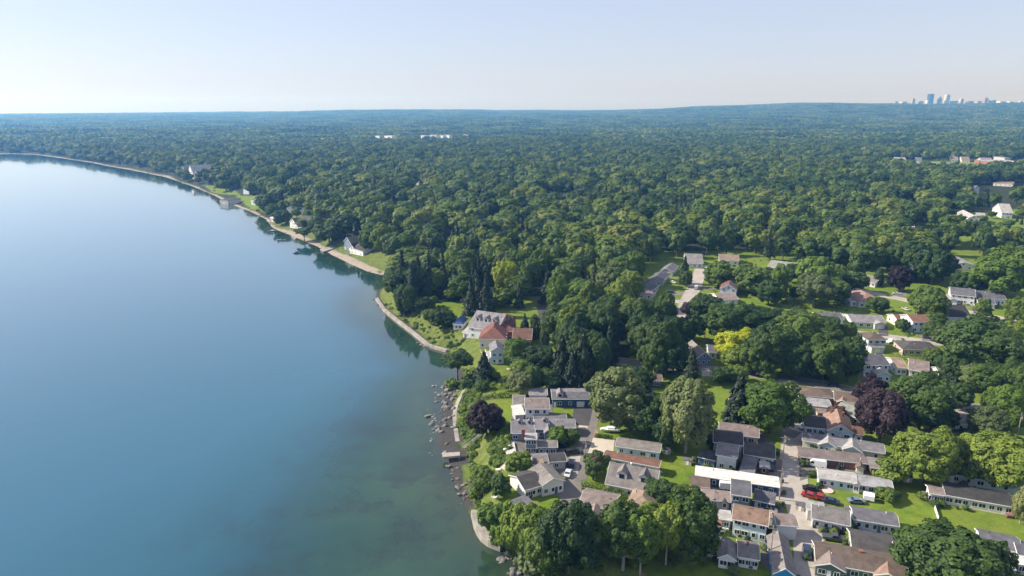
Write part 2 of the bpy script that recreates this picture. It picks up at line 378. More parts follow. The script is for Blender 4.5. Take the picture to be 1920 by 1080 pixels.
def leaf_mesh(name, parts, extra=None):
    """parts: list of (quads, tints); extra: (V, F) woody geometry in material slot 1"""
    Q = np.concatenate([p[0] for p in parts]); T = np.concatenate([p[1] for p in parts]); nq = len(Q)
    V = Q.reshape(-1, 3); loops = np.arange(nq * 4); ls = np.arange(0, nq * 4, 4); lt = np.full(nq, 4); tv = np.repeat(T, 4); mi = np.zeros(nq, np.int32)
    if extra:
        k = len(V); V = np.concatenate([V, np.array(extra[0])]); tv = np.concatenate([tv, np.full(len(extra[0]), .5)])
        for f in extra[1]:
            ls = np.append(ls, len(loops)); lt = np.append(lt, len(f)); loops = np.append(loops, np.array(f) + k); mi = np.append(mi, 1)
    me = bpy.data.meshes.new(name)
    me.vertices.add(len(V)); me.vertices.foreach_set('co', V.astype(np.float32).ravel())
    me.loops.add(len(loops)); me.loops.foreach_set('vertex_index', loops.astype(np.int32))
    me.polygons.add(len(ls)); me.polygons.foreach_set('loop_start', ls.astype(np.int32)); me.polygons.foreach_set('loop_total', lt.astype(np.int32))
    me.polygons.foreach_set('material_index', mi.astype(np.int32))
    a = me.attributes.new('tint', 'FLOAT', 'POINT'); a.data.foreach_set('value', tv.astype(np.float32))
    me.update(calc_edges=True); return me
def round_lobes(seed, nl, flat=1.0, spread=0.62, rl=(0.26, 0.42), zmin=-0.85, top=0.0):
    g = np.random.default_rng(seed); d = fib(nl) + g.normal(size=(nl, 3)) * 0.16; d = unit(d)
    ok = d[:, 2] > zmin; d = d[ok]; k = len(d)
    C = d * (spread * (0.80 + 0.36 * g.random((k, 1)))); C[:, 2] *= flat
    wob = 1 + 0.14 * np.sin(np.arctan2(d[:, 1], d[:, 0]) * 2 + seed) + .1 * np.sin(np.arctan2(d[:, 1], d[:, 0]) * 3 + 2 * seed); C[:, :2] *= wob[:, None]
    Rr = rl[0] + (rl[1] - rl[0]) * g.random(k)
    # some lobes missing: gaps in the outline
    keep = g.random(k) > 0.10; C, Rr = C[keep], Rr[keep]
    C = np.vstack([C, [[0, 0, 0.0], [0.1, -.1, -0.25 * flat]]]); Rr = np.append(Rr, [0.5, 0.45])
    return C, Rr
def second_order(C, Rr, seed, per=5):
    """small leaf tufts on each bough, so that crowns break into fine clumps"""
    g = np.random.default_rng(seed + 99); C2, R2 = [C], [Rr * 0.86]
    for c, r in zip(C, Rr):
        d = unit(g.normal(size=(per, 3)) + c / (np.linalg.norm(c) + .2) * 0.9 + np.array([0, 0, .3]))
        C2.append(c + d * r * 0.85); R2.append(r * (0.26 + 0.22 * g.random(per)))
    return np.vstack(C2), np.concatenate(R2)
def crown_mesh(name, seed, count, size, nl=30, per=5, **kw):
    C, Rr = round_lobes(seed, nl, **kw)
    if per: C, Rr = second_order(C, Rr, seed, per)
    return leaf_mesh(name, [leaf_cloud(seed, C, Rr, count, size)])
def conifer_mesh(name, seed, whorls, per, size, power=0.85, base=0.5):
    g = np.random.default_rng(seed); P, Nn, T = [], [], []
    for z in np.linspace(0.0, 1.0, whorls):
        r0 = (1 - z) ** power * (0.85 + 0.3 * g.random()) + 0.03
        nb = max(4, int(11 * (1 - z) + 4))
        for k in range(nb):
            a = g.random() * 6.283; L = r0 * (0.7 + 0.4 * g.random()); tb = g.random()
            t = 0.25 + 0.75 * g.random(per) ** 0.7; w = 0.22 * L * (1.1 - t) * g.normal(size=per) + 0.03 * g.normal(size=per)
            x = np.cos(a) * L * t - np.sin(a) * w; y = np.sin(a) * L * t + np.cos(a) * w
            zz_ = -1 + 2 * (z * 0.97 + 0.02) - 0.16 * t * L + 0.05 * g.normal(size=per)
            P.append(np.stack([x, y, zz_], 1)); Nn.append(np.stack([np.cos(a) * .55 + .4 * g.normal(size=per), np.sin(a) * .55 + .4 * g.normal(size=per), 0.8 + 0 * t], 1)); T.append(0.6 * tb + 0.4 * g.random(per))
    P, Nn, T = np.concatenate(P), unit(np.concatenate(Nn)), np.concatenate(T)
    return leaf_mesh(name, [(quads(g, P, Nn, size), T)])
def wood_geo(seed, h=1.0, r=0.05, limbs=6, spread=0.6, z0=0.30, z1=0.85, sides=6):
    """trunk from z=0 to 1 (unit height) with limbs reaching into the crown; x, y in crown radii"""
    g = random.Random(seed); mb = MB()
    bend = (g.uniform(-.05, .05), g.uniform(-.05, .05))
    mb.tube([(0, 0, -0.02), (bend[0] * .3, bend[1] * .3, .25), (bend[0], bend[1], .55), (bend[0] * 1.4, bend[1] * 1.2, h * .9)], [r * 1.5, r, r * .75, r * .2], sides)
    for i in range(limbs):
        a = 6.283 * i / limbs + g.uniform(-.4, .4); zs = z0 + (z1 - z0) * .6 * i / limbs; q = spread * g.uniform(.7, 1.1)
        mb.tube([(bend[0] * zs, bend[1] * zs, zs), (math.cos(a) * q * .5, math.sin(a) * q * .5, zs + .13), (math.cos(a) * q, math.sin(a) * q, min(.92, zs + .32))], [r * .55, r * .38, r * .12], 5)
    return [tuple(v) for v in mb.V], mb.F
bark = surf('bark', (0.115, 0.090, 0.068), 0.9, 0.35, 3.0)
palebark = surf('pale bark', (0.30, 0.27, 0.22), 0.9, 0.3, 3.0)

LEAF = {
 'B': leaf_mat('leaf mid green', [(0.0, (0.037, 0.069, 0.018)), (0.45, (0.072, 0.122, 0.022)), (0.8, (0.123, 0.177, 0.027)), (1.0, (0.182, 0.229, 0.038))]),
 'L': leaf_mat('leaf bright green', [(0.0, (0.050, 0.100, 0.016)), (0.5, (0.103, 0.167, 0.022)), (1.0, (0.188, 0.235, 0.037))]),
 'D': leaf_mat('leaf dark green', [(0.0, (0.022, 0.049, 0.016)), (0.5, (0.043, 0.084, 0.020)), (1.0, (0.079, 0.122, 0.027))]),
 'W': leaf_mat('leaf grey green', [(0.0, (0.061, 0.088, 0.033)), (0.5, (0.106, 0.139, 0.050)), (1.0, (0.165, 0.196, 0.073))]),
 'P': leaf_mat('leaf purple', [(0.0, (0.012, 0.007, 0.011)), (0.5, (0.022, 0.012, 0.018)), (1.0, (0.044, 0.026, 0.031))], 0.12),
 'Y': leaf_mat('leaf golden', [(0.0, (0.13, 0.18, 0.015)), (0.5, (0.27, 0.31, 0.016)), (1.0, (0.44, 0.46, 0.02))]),
 'C': leaf_mat('needle dark', [(0.0, (0.014, 0.028, 0.016)), (0.5, (0.026, 0.046, 0.022)), (1.0, (0.046, 0.066, 0.028))], 0.08),
 'R': leaf_mat('leaf reddish brown', [(0.0, (0.06, 0.035, 0.03)), (0.5, (0.10, 0.058, 0.045)), (1.0, (0.15, 0.09, 0.06))], 0.12),
 'O': leaf_mat('leaf pale cream', [(0.0, (0.13, 0.16, 0.05)), (0.5, (0.24, 0.26, 0.10)), (1.0, (0.36, 0.36, 0.18))]),
}
FOREST = leaf_mat('leaf forest mix', [(0.0, (0.018, 0.044, 0.014)), (0.22, (0.035, 0.074, 0.017)), (0.45, (0.073, 0.122, 0.021)), (0.7, (0.116, 0.168, 0.025)), (0.9, (0.176, 0.218, 0.036)), (1.0, (0.202, 0.203, 0.068))])
NEEDLE = LEAF['C']
CR = [crown_mesh('crown', s, 7200, 0.062, nl=30 + 2 * (s % 3), flat=f, spread=.60) for s, f in ((1, 1.0), (2, .95), (3, 1.05), (4, .9), (5, 1.0))]
CRB = [crown_mesh('crown', s, 15000, 0.042, nl=44, per=6, flat=f, spread=.64, rl=(.22, .38)) for s, f in ((6, 1.0), (7, .95), (8, 1.05))]
TALL = [crown_mesh('crown', s, 14000, 0.044, nl=50, per=6, flat=1.25, spread=.62, rl=(.20, .35)) for s in (11, 12)]
for me in TALL:                                    # back to -1..1
    v = np.empty(len(me.vertices) * 3, np.float32); me.vertices.foreach_get('co', v); v = v.reshape(-1, 3); v[:, 2] /= np.abs(v[:, 2]).max(); me.vertices.foreach_set('co', v.ravel()); me.update()
UMB = [crown_mesh('crown', 21, 5200, 0.064, nl=34, flat=.95, zmin=-.35, spread=.62)]
CON = [conifer_mesh('crown', s, 30, 16, 0.085, p) for s, p in ((31, .85), (32, .7), (33, 1.0))]
def column_mesh(seed, count=2600):
    g = np.random.default_rng(seed); zc = np.linspace(-.9, .86, 26); rr = np.sqrt(np.clip(1 - ((zc + .25) / 1.2) ** 2, .06, 1)) * .62
    an = g.random(26) * 6.283; C = np.stack([np.cos(an) * .36 * rr / .62, np.sin(an) * .36 * rr / .62, zc], 1)
    return leaf_mesh('crown', [leaf_cloud(seed, C, rr, count, .075)])
ACOL = [column_mesh(41), column_mesh(42)]
SHR = [crown_mesh('foliage', s, 1500, 0.105, nl=15, per=3, zmin=-.4, spread=.58, rl=(.3, .46)) for s in (51, 52, 53)]
TRUNK = []
for s in range(4):
    V_, F_ = wood_geo(s); me = bpy.data.meshes.new('trunk'); me.from_pydata(V_, [], F_); TRUNK.append(me)

def linked(name, me, parent, loc, scl, mat=None, rz=0.0):
    o = bpy.data.objects.new(name, me); COL.objects.link(o); o.parent = parent; o.location = loc; o.scale = scl; o.rotation_euler = (0, 0, rz)
    if mat:
        if not me.materials: me.materials.append(mat)
        o.material_slots[0].link = 'OBJECT'; o.material_slots[0].material = mat
    return o
def tree_obj(p, Ht, Rad, kind, leaf, label, group=None, z0=0.2, pale=False, aspect=1.0, seed=None):
    """a tree as an Empty at its foot with crown and trunk under it"""
    g = random.Random(seed if seed is not None else label + str(p)); me, nm, cat = {
        'round': (g.choice(CRB if Rad > 6.2 and p.y < 330 else CR), 'broadleaf_tree', 'tree'), 'tall': (g.choice(TALL), 'broadleaf_tree', 'tree'), 'umbrella': (UMB[0], 'broadleaf_tree', 'tree'),
        'conifer': (g.choice(CON), 'conifer_tree', 'tree'), 'column': (g.choice(ACOL), 'columnar_conifer', 'tree'), 'shrub': (g.choice(SHR), 'shrub', 'shrub')}[kind]
    e = empty(nm, p, g.uniform(0, 6.28)); tag(e, label, cat, group)
    if kind in ('conifer', 'column', 'shrub'): z0 = {'conifer': .06, 'column': .02, 'shrub': -.12}[kind]
    hc = Ht * (1 - z0) / 2
    linked('foliage' if kind == 'shrub' else 'crown', me, e, (0, 0, Ht * z0 + hc), (Rad, Rad * aspect, hc), LEAF[leaf])
    t = linked('stem' if kind == 'shrub' else 'trunk', g.choice(TRUNK), e, (0, 0, 0), (Rad * .8, Rad * .8, Ht * .95) if kind not in ('conifer', 'column') else (Rad * .45, Rad * .45, Ht * .93), palebark if pale else bark)
    return e

# ------------------------------------------------------------------ the wood as one mass: geometry-node instances of whole trees
def small_tree_mesh(name, seed, count, size, kind='round', trunk=True):
    if kind == 'round':
        C, Rr = round_lobes(seed, 20, spread=.62, rl=(.26, .40)); C, Rr = second_order(C, Rr, seed, 3) if count > 600 else (C, Rr)
        q, t = leaf_cloud(seed, C, Rr, count, size, jit=.27, dome=1.5)
    else:
        me = conifer_mesh('x', seed, 14, 5, size); v = np.empty(len(me.vertices) * 3, np.float32); me.vertices.foreach_get('co', v)
        q = v.reshape(-1, 4, 3).copy(); t = np.random.default_rng(seed).random(len(q)); bpy.data.meshes.remove(me)
    q[:, :, 2] = q[:, :, 2] * .42 + .58                # whole tree now stands between 0 and 1
    return q, t
def proto(name, q, t, mat, extra=None):
    me = leaf_mesh(name, [(q, t)], extra); me.materials.append(mat); me.materials.append(bark)
    return bpy.data.objects.new(name, me)              # never linked: only a source for the node group
MID = [proto('wood tree', *small_tree_mesh('t', 60 + s, 2400, .085), FOREST, wood_geo(s, r=.045)) for s in range(5)]
MIDC = [proto('wood conifer', *small_tree_mesh('t', 70 + s, 0, .15, 'con'), NEEDLE) for s in range(2)]
def patch_proto(seed, side=126.0, step=18.0):
    g = np.random.default_rng(seed); Q, T = [], []
    base = [small_tree_mesh('t', 80 + s, 150, .27) for s in range(4)]
    for i in range(int(side / step)):
        for j in range(int(side / step)):
            q, t = base[g.integers(4)]; a = g.random() * 6.28; ca, sa = math.cos(a), math.sin(a)
            r = (8.8 + 5.6 * g.random()); h = 11 + .75 * r + 3 * g.random(); qq = q.copy()
            x = (qq[..., 0] * ca - qq[..., 1] * sa) * r + (i + .5 + .7 * (g.random() - .5)) * step - side / 2
            y = (qq[..., 0] * sa + qq[..., 1] * ca) * r + (j + .5 + .7 * (g.random() - .5)) * step - side / 2
            Q.append(np.stack([x, y, qq[..., 2] * h], -1)); T.append(np.clip(t * .5 + (g.random() - .25) * 1.0, 0, 1.9))
    return proto('wood patch', np.concatenate(Q), np.concatenate(T), FOREST)
PATCH = [patch_proto(s) for s in (90, 91, 92)]
def scatter(name, pts, scl, rot, var, protos, label):
    me = bpy.data.meshes.new(name); me.vertices.add(len(pts)); me.vertices.foreach_set('co', np.asarray(pts, np.float32).ravel())
    a = me.attributes.new('scl', 'FLOAT_VECTOR', 'POINT'); a.data.foreach_set('vector', np.asarray(scl, np.float32).ravel())
    a = me.attributes.new('rot', 'FLOAT', 'POINT'); a.data.foreach_set('value', np.asarray(rot, np.float32))
    a = me.attributes.new('pick', 'INT', 'POINT'); a.data.foreach_set('value', np.asarray(var, np.int32))
    o = bpy.data.objects.new(name, me); COL.objects.link(o); tag(o, label, None, None, 'stuff')
    ng = bpy.data.node_groups.new(name, 'GeometryNodeTree')
    ng.interface.new_socket('Geometry', in_out='INPUT', socket_type='NodeSocketGeometry'); ng.interface.new_socket('Geometry', in_out='OUTPUT', socket_type='NodeSocketGeometry')
    gi, go = ng.nodes.new('NodeGroupInput'), ng.nodes.new('NodeGroupOutput'); J = ng.nodes.new('GeometryNodeJoinGeometry')
    def na(nm, ty):
        x = ng.nodes.new('GeometryNodeInputNamedAttribute'); x.data_type = ty; x.inputs['Name'].default_value = nm; return x.outputs['Attribute']
    s_, r_, v_ = na('scl', 'FLOAT_VECTOR'), na('rot', 'FLOAT'), na('pick', 'INT')
    cx = ng.nodes.new('ShaderNodeCombineXYZ'); ng.links.new(r_, cx.inputs['Z'])
    for i, p in enumerate(protos):
        oi = ng.nodes.new('GeometryNodeObjectInfo'); oi.inputs['Object'].default_value = p; oi.inputs['As Instance'].default_value = True
        cm = ng.nodes.new('FunctionNodeCompare'); cm.data_type = 'INT'; cm.operation = 'EQUAL'; ng.links.new(v_, cm.inputs[2]); cm.inputs[3].default_value = i
        ip = ng.nodes.new('GeometryNodeInstanceOnPoints'); ng.links.new(gi.outputs[0], ip.inputs['Points']); ng.links.new(cm.outputs[0], ip.inputs['Selection'])
        ng.links.new(oi.outputs['Geometry'], ip.inputs['Instance']); ng.links.new(cx.outputs[0], ip.inputs['Rotation']); ng.links.new(s_, ip.inputs['Scale'])
        ng.links.new(ip.outputs[0], J.inputs[0])
    ng.links.new(J.outputs[0], go.inputs[0])
    md = o.modifiers.new('scatter', 'NODES'); md.node_group = ng
    return o
# ------------------------------------------------------------------ trees of the gardens, one by one: leaf, shape, photo x, top y, foot y, width px, label
def proj(p):
    q = Vector(p) - Vector((0, 0, CAMZ)); zc = q.y * cp - q.z * sp; yc = q.y * sp + q.z * cp
    return CX + F * q.x / zc, CY - F * yc / zc
def height_for(p, ytop):
    lo, hi = 0.3, 60.0
    for _ in range(30):
        mid_ = (lo + hi) / 2
        if proj((p.x, p.y, p.z + mid_))[1] > ytop: lo = mid_
        else: hi = mid_
    return lo
TREES = [
 # shore clump at the bottom edge
 ('L', 'round', 990, 938, 1056, 86, 'bright yellow-green tree at the lake end of the bottom clump, next to the dark one'),
 ('D', 'round', 1066, 930, 1072, 104, 'large dark round tree beside the yellow-green one at the lake corner'),
 ('B', 'round', 1022, 975, 1085, 84, 'mid green tree in front of the dark round tree, over the rock heap'),
 ('L', 'shrub', 925, 940, 1002, 58, 'leafy bush just behind the bend of the concrete seawall'),
 ('B', 'shrub', 950, 962, 1026, 62, 'darker bush at the lower end of the concrete seawall'),
 ('W', 'shrub', 1008, 1018, 1082, 76, 'grey-green willowy bush over the bottom rocks'),
 ('W', 'shrub', 972, 1010, 1052, 46, 'small grey-green bush between the seawall end and the rocks'),
 ('B', 'tall', 1168, 938, 1066, 100, 'mid green bottom tree with two pale trunks, right of the dark round one'),
 ('L', 'round', 1200, 955, 1075, 66, 'yellow-green lower tree leaning against the tree with pale trunks'),
 ('B', 'tall', 1290, 912, 1056, 92, 'tall green tree left of the white house with the stained brown roof'),
 ('L', 'round', 1248, 935, 1062, 62, 'bright green tree left of the tall one, with a pale trunk'),
 ('D', 'round', 1237, 896, 946, 54, 'dark round garden tree at the right end of the house with two dormers'),
 ('R', 'umbrella', 1116, 852, 898, 26, 'thin brownish tree with bare lower branches by the lane'),
 ('B', 'round', 1117, 846, 892, 46, 'dark green flat-topped tree at the lane, left of the dormer house'),
 ('B', 'round', 1768, 988, 1118, 168, 'very large full green tree at the bottom, right of the brown hipped roof'),
 ('D', 'round', 1838, 1010, 1120, 84, 'dark green right half of the very large bottom tree'),  # right half of that same crown, its shaded side put into darker leaves
 ('D', 'shrub', 1766, 974, 1004, 40, 'dull green bush crowning the lawn behind the very large bottom tree'),
 ('L', 'round', 1733, 802, 906, 98, 'bright round tree on the lawn behind the long white cottages, left of its twin'),
 ('L', 'round', 1856, 810, 912, 118, 'bright broad tree over the teal roofs, right of its twin'),
 ('B', 'shrub', 1672, 858, 906, 56, 'low green bush at the end of the pale green cottage row'),
 ('B', 'shrub', 1664, 912, 938, 42, 'round bush on the lawn at the end of the pale blue cottage'),
 ('D', 'shrub', 1751, 936, 950, 16, 'tiny clipped round bush at the head of the white garden fence'),
 ('O', 'tall', 1912, 908, 982, 36, 'pale cream-leaved tree at the right edge of the lawn'),
 ('P', 'tall', 1648, 722, 828, 84, 'large dark purple tree standing above the row cottages'),
 ('P', 'tall', 1628, 700, 770, 50, 'purple crown rising behind the large dark purple tree, by the main road'),
 ('R', 'round', 1567, 762, 792, 38, 'small reddish brown round tree between the grey cottage roofs'),
 ('B', 'round', 1722, 697, 806, 104, 'large mid green tree right of the purple trees'),
 ('D', 'round', 1796, 716, 766, 48, 'round dark green tree on the verge of the main road'),
 ('L', 'round', 1876, 716, 804, 70, 'bright green leaning tree at the road fork near the right edge'),
 ('D', 'round', 1826, 592, 702, 136, 'huge dark green tree at the right, taller than all round it'),
 ('B', 'round', 1850, 682, 742, 70, 'open green tree with a pale slanting trunk under the huge dark tree'),
 ('B', 'round', 1905, 672, 752, 60, 'green tree at the right edge above the road fork'),
 ('L', 'tall', 1443, 708, 812, 98, 'bright green full tree at the corner of the main road and the cottage lane'),
 ('C', 'conifer', 1384, 700, 790, 58, 'dark spruce left of the bright green corner tree'),
 ('W', 'tall', 1285, 698, 850, 100, 'tall pale grey-green tree in front of the small blue shed, right of its twin'),
 ('W', 'tall', 1155, 684, 806, 98, 'tall pale grey-green tree by the lane end, left of its twin'),
 ('D', 'round', 1213, 742, 822, 70, 'dark tree in the gap between the two tall grey-green trees'),
 ('D', 'round', 1250, 770, 842, 50, 'low dark tree left of the foot of the right tall grey-green tree'),
 ('Y', 'round', 1382, 616, 676, 70, 'golden yellow tree top beside the grey gabled house'),
 ('L', 'round', 1372, 652, 694, 42, 'yellow-green lower boughs in front of the golden tree'),
 ('B', 'round', 1438, 605, 704, 78, 'mid green tree right of the golden tree'),
 ('B', 'round', 1402, 640, 700, 44, 'green tree between the golden tree and the roadside trees'),
 ('B', 'round', 1541, 630, 714, 72, 'leafy roadside tree left of the blue house, fuller of the pair'),
 ('D', 'round', 1588, 626, 716, 60, 'dark roadside tree touching the blue house'),
 ('D', 'round', 1487, 640, 712, 50, 'dark tree behind the utility pole on the main road'),
 ('B', 'round', 1492, 578, 660, 92, 'broad green tree in the belt behind the golden tree'),
 ('D', 'round', 1424, 572, 644, 84, 'darker broad tree in the belt above the golden tree'),
 ('B', 'round', 1362, 566, 642, 80, 'grey-green tree at the left end of the belt, above the grey gabled house'),
 ('B', 'round', 1545, 590, 640, 50, 'small tree at the right end of the belt, by the white bungalow'),
 ('D', 'round', 1322, 546, 602, 52, 'round tree at the mouth of the cul-de-sac road'),
 ('P', 'round', 1291, 564, 596, 28, 'small purple tree beside the cul-de-sac road'),
 ('D', 'round', 1358, 686, 716, 40, 'dark bushy tree across the road from the grey gabled house'),
 ('B', 'round', 1380, 682, 716, 40, 'greener bushy tree at the kerb left of the bright corner tree'),
 ('B', 'round', 1442, 692, 712, 26, 'tiny lollipop tree on the grass verge of the main road'),
 ('C', 'conifer', 1295, 652, 716, 36, 'dark fir in front of the grey gabled house'),
 ('D', 'round', 1262, 634, 700, 62, 'dark round tree left of the fir and the grey gabled house'),
 ('B', 'round', 1222, 638, 702, 52, 'green round tree above the brown-roofed shed'),
 ('D', 'round', 1288, 588, 640, 50, 'dark tree right of the tan house at the wood edge'),
 ('C', 'conifer', 1250, 606, 640, 24, 'slim dark spruce in front of the tan house'),
 ('B', 'round', 1202, 606, 668, 52, 'brownish green tree at the wood edge below the grey bungalow'),
 ('B', 'round', 1150, 498, 572, 60, 'bright green tree at the wood edge left of the cul-de-sac houses'),
 ('C', 'conifer', 1282, 480, 532, 22, 'spruce between the cul-de-sac houses and the road end'),
 ('B', 'round', 1286, 506, 538, 22, 'small leafy tree beside the cul-de-sac spruce'),
 ('B', 'round', 1346, 488, 540, 54, 'green tree left of the reddish two-storey roof'),
 ('B', 'round', 1404, 494, 548, 66, 'wide dark green tree behind the reddish two-storey roof'),
 ('L', 'tall', 1457, 492, 562, 34, 'slim bright green tree in the middle of the cul-de-sac gardens'),
 ('D', 'round', 1440, 522, 572, 44, 'dark tree at the foot of the slim bright tree'),
 ('L', 'round', 1530, 476, 544, 76, 'broad light green tree at the back of the gardens'),
 ('W', 'round', 1524, 508, 576, 58, 'pale olive tree in front of the broad light green tree'),
 ('B', 'round', 1566, 520, 568, 50, 'mid green tree right of the pale olive tree'),
 ('B', 'round', 1602, 508, 548, 44, 'flat green tree in front of the far white bungalow'),
 ('C', 'column', 1646, 504, 536, 16, 'clipped column evergreen beside the far white bungalow'),
 ('P', 'round', 1686, 496, 546, 42, 'dark purple tree on the upper street'),
 ('B', 'round', 1736, 528, 606, 62, 'tall dense tree between the two-storey house and the white house'),
 ('L', 'tall', 1876, 458, 558, 104, 'great light green tree in front of the cream barn'),
 ('B', 'round', 1906, 552, 612, 44, 'green tree at the right edge beside the white house with a car'),
 ('D', 'round', 1816, 506, 552, 48, 'dark tree behind the white house with the grey roof'),
 ('D', 'round', 1745, 462, 534, 56, 'dark tall tree left of the cream barn'),
 ('B', 'round', 1690, 452, 522, 52, 'green tree above the dark purple street tree'),
 ('B', 'round', 1620, 450, 520, 58, 'green tree above the clipped column evergreen'),
 ('D', 'umbrella', 858, 656, 713, 56, 'dark umbrella-shaped tree leaning out at the water edge below the mansion'),
 ('C', 'conifer', 908, 660, 712, 42, 'dark dense evergreen in front of the pale gabled house'),
 ('L', 'round', 968, 630, 688, 48, 'light green round tree right of the pale gabled house'),
 ('D', 'round', 981, 662, 698, 40, 'dark small tree in front of the light green round tree'),
 ('P', 'round', 913, 752, 816, 58, 'dark purple round tree on the bluff edge'),
 ('L', 'round', 1046, 801, 834, 38, 'yellow-green clipped tree at the front of the long grey roof, brighter of two'),
 ('B', 'round', 1074, 804, 832, 27, 'smaller greener clipped tree beside the yellow-green one'),
 ('L', 'round', 975, 846, 888, 44, 'bright green tree behind the black-roofed house'),
 ('B', 'round', 908, 872, 930, 48, 'green tree on the bluff edge above the gravel cove'),
 ('D', 'shrub', 938, 888, 928, 40, 'dark bush beside the bluff tree, left of the black-roofed house'),
 ('L', 'shrub', 892, 910, 934, 32, 'light green bush below the bluff tree'),
 ('C', 'column', 1003, 590, 634, 20, 'tallest column evergreen by the dark driveway'),
 ('C', 'column', 1021, 612, 646, 17, 'shorter column evergreen in front of the tallest one'),
 ('C', 'conifer', 984, 588, 626, 24, 'fir left of the column evergreens'),
 ('C', 'conifer', 1052, 628, 722, 44, 'tall dark fir at the left of the fir wall behind the navy house'),
 ('C', 'conifer', 1090, 618, 726, 48, 'tallest dark fir in the wall of firs behind the navy house'),
 ('D', 'round', 1120, 628, 716, 50, 'dark leafy tree at the right end of the fir wall'),
 ('C', 'conifer', 1072, 658, 730, 40, 'shorter fir in front of the wall of firs'),
 ('D', 'round', 1064, 600, 680, 56, 'dark leafy tree behind the wall of firs'),
 ('D', 'round', 1024, 690, 732, 44, 'low dark tree behind the grey roofs by the bluff lawn'),
 ('W', 'round', 975, 692, 742, 44, 'grey-green small tree at the corner of the bluff lawn'),
 ('B', 'round', 1000, 682, 736, 34, 'green small tree behind the grey-green one'),
 ('D', 'round', 829, 575, 616, 42, 'dark spreading tree on the garden lawn left of the mansion'),
 ('D', 'shrub', 880, 700, 728, 34, 'dark bush above the boulders, right of the umbrella tree'),
 ('D', 'shrub', 905, 712, 732, 28, 'second dark bush along the upper bluff lawn'),
 ('L', 'shrub', 846, 710, 728, 24, 'bright bush growing out of the boulder heap'),
 ('Y', 'round', 949, 486, 556, 46, 'golden yellow tree in the shore wood'),
 ('B', 'round', 1198, 690, 742, 30, 'small tree left of the brown-roofed shed with a blue wall'),
 ('D', 'round', 1337, 812, 842, 26, 'dark sapling at the wall of the shaded cottage'),
 ('D', 'shrub', 1508, 762, 784, 26, 'dark bush by the cottage lane under the bright corner tree'),
 ('D', 'round', 1748, 598, 640, 34, 'dark tree behind the house with the dark roof and blue wall'),
 ('B', 'round', 1690, 596, 622, 22, 'small round tree at the two-storey house'),
 ('D', 'round', 1642, 556, 586, 36, 'dark evergreen bush tree in front of the brown roofed bungalow'),
 ('B', 'round', 1588, 600, 640, 30, 'small green tree at the drive of the pale green bungalow'),
 ('D', 'round', 1780, 660, 712, 50, 'dark tree under the left side of the huge dark tree'),
 ('B', 'round', 1748, 652, 690, 36, 'green tree behind the tan roofs'),
 ('B', 'umbrella', 571, 425, 453, 30, 'round tree on a forked trunk leaning over the sandy beach'),
 ('D', 'round', 618, 412, 457, 54, 'broad dark tree behind the leaning beach tree'),
 ('D', 'round', 647, 398, 444, 48, 'dark tree above the dark narrow lakeside house'),
 ('L', 'tall', 717, 414, 474, 38, 'tall light green tree at the top of the long beach lawn'),
 ('L', 'round', 690, 428, 470, 32, 'light green tree behind the white lakeside house'),
 ('B', 'round', 744, 432, 486, 52, 'mid green tree at the wood edge right of the long beach lawn'),
 ('D', 'round', 528, 392, 422, 30, 'dark tree behind the white-roofed boat shed'),
 ('D', 'round', 502, 362, 400, 30, 'dark tree right of the bright far shore lawn'),
 ('B', 'round', 424, 336, 358, 26, 'round tree on the far shore lawn behind the boathouse'),
 ('C', 'conifer', 755, 470, 545, 30, 'dark fir at the point of the shore wood, tallest of the group'),
 ('C', 'conifer', 778, 488, 560, 32, 'dark fir behind the quay of the shore wood'),
 ('C', 'conifer', 805, 480, 560, 30, 'dark fir at the edge of the mansion lawn'),
 ('D', 'round', 738, 500, 556, 40, 'dark tree overhanging the tip of the quay'),
 ('D', 'round', 762, 530, 590, 40, 'dark tree leaning over the quay below the firs'),
 ('C', 'conifer', 832, 474, 556, 30, 'dark spruce behind the garden lawn left of the mansion'),
 ('C', 'conifer', 884, 520, 590, 34, 'grey-green spruce straight behind the mansion roof'),
 ('C', 'conifer', 912, 512, 592, 32, 'second spruce behind the mansion roof, right of the grey-green one'),
 ('B', 'round', 1840, 556, 600, 26, 'small tree between the two white houses'),
]
def place(leaf, shape, x, yt, yb, w, label, group=None):
    p = at(x, yb); s = scale_at(p); w = w * (1.10 if yb < 722 and w > 30 else 1.12); Ht = max(1.2, height_for(p, yt) * 0.97); Rad = w / 2 / s * 1.06
    return tree_obj(p, Ht, Rad, shape, leaf, label, group, z0=.38 if shape == 'umbrella' else .22 if 'trunk' in label else .07, pale='pale' in label)
for t in TREES: place(*t)

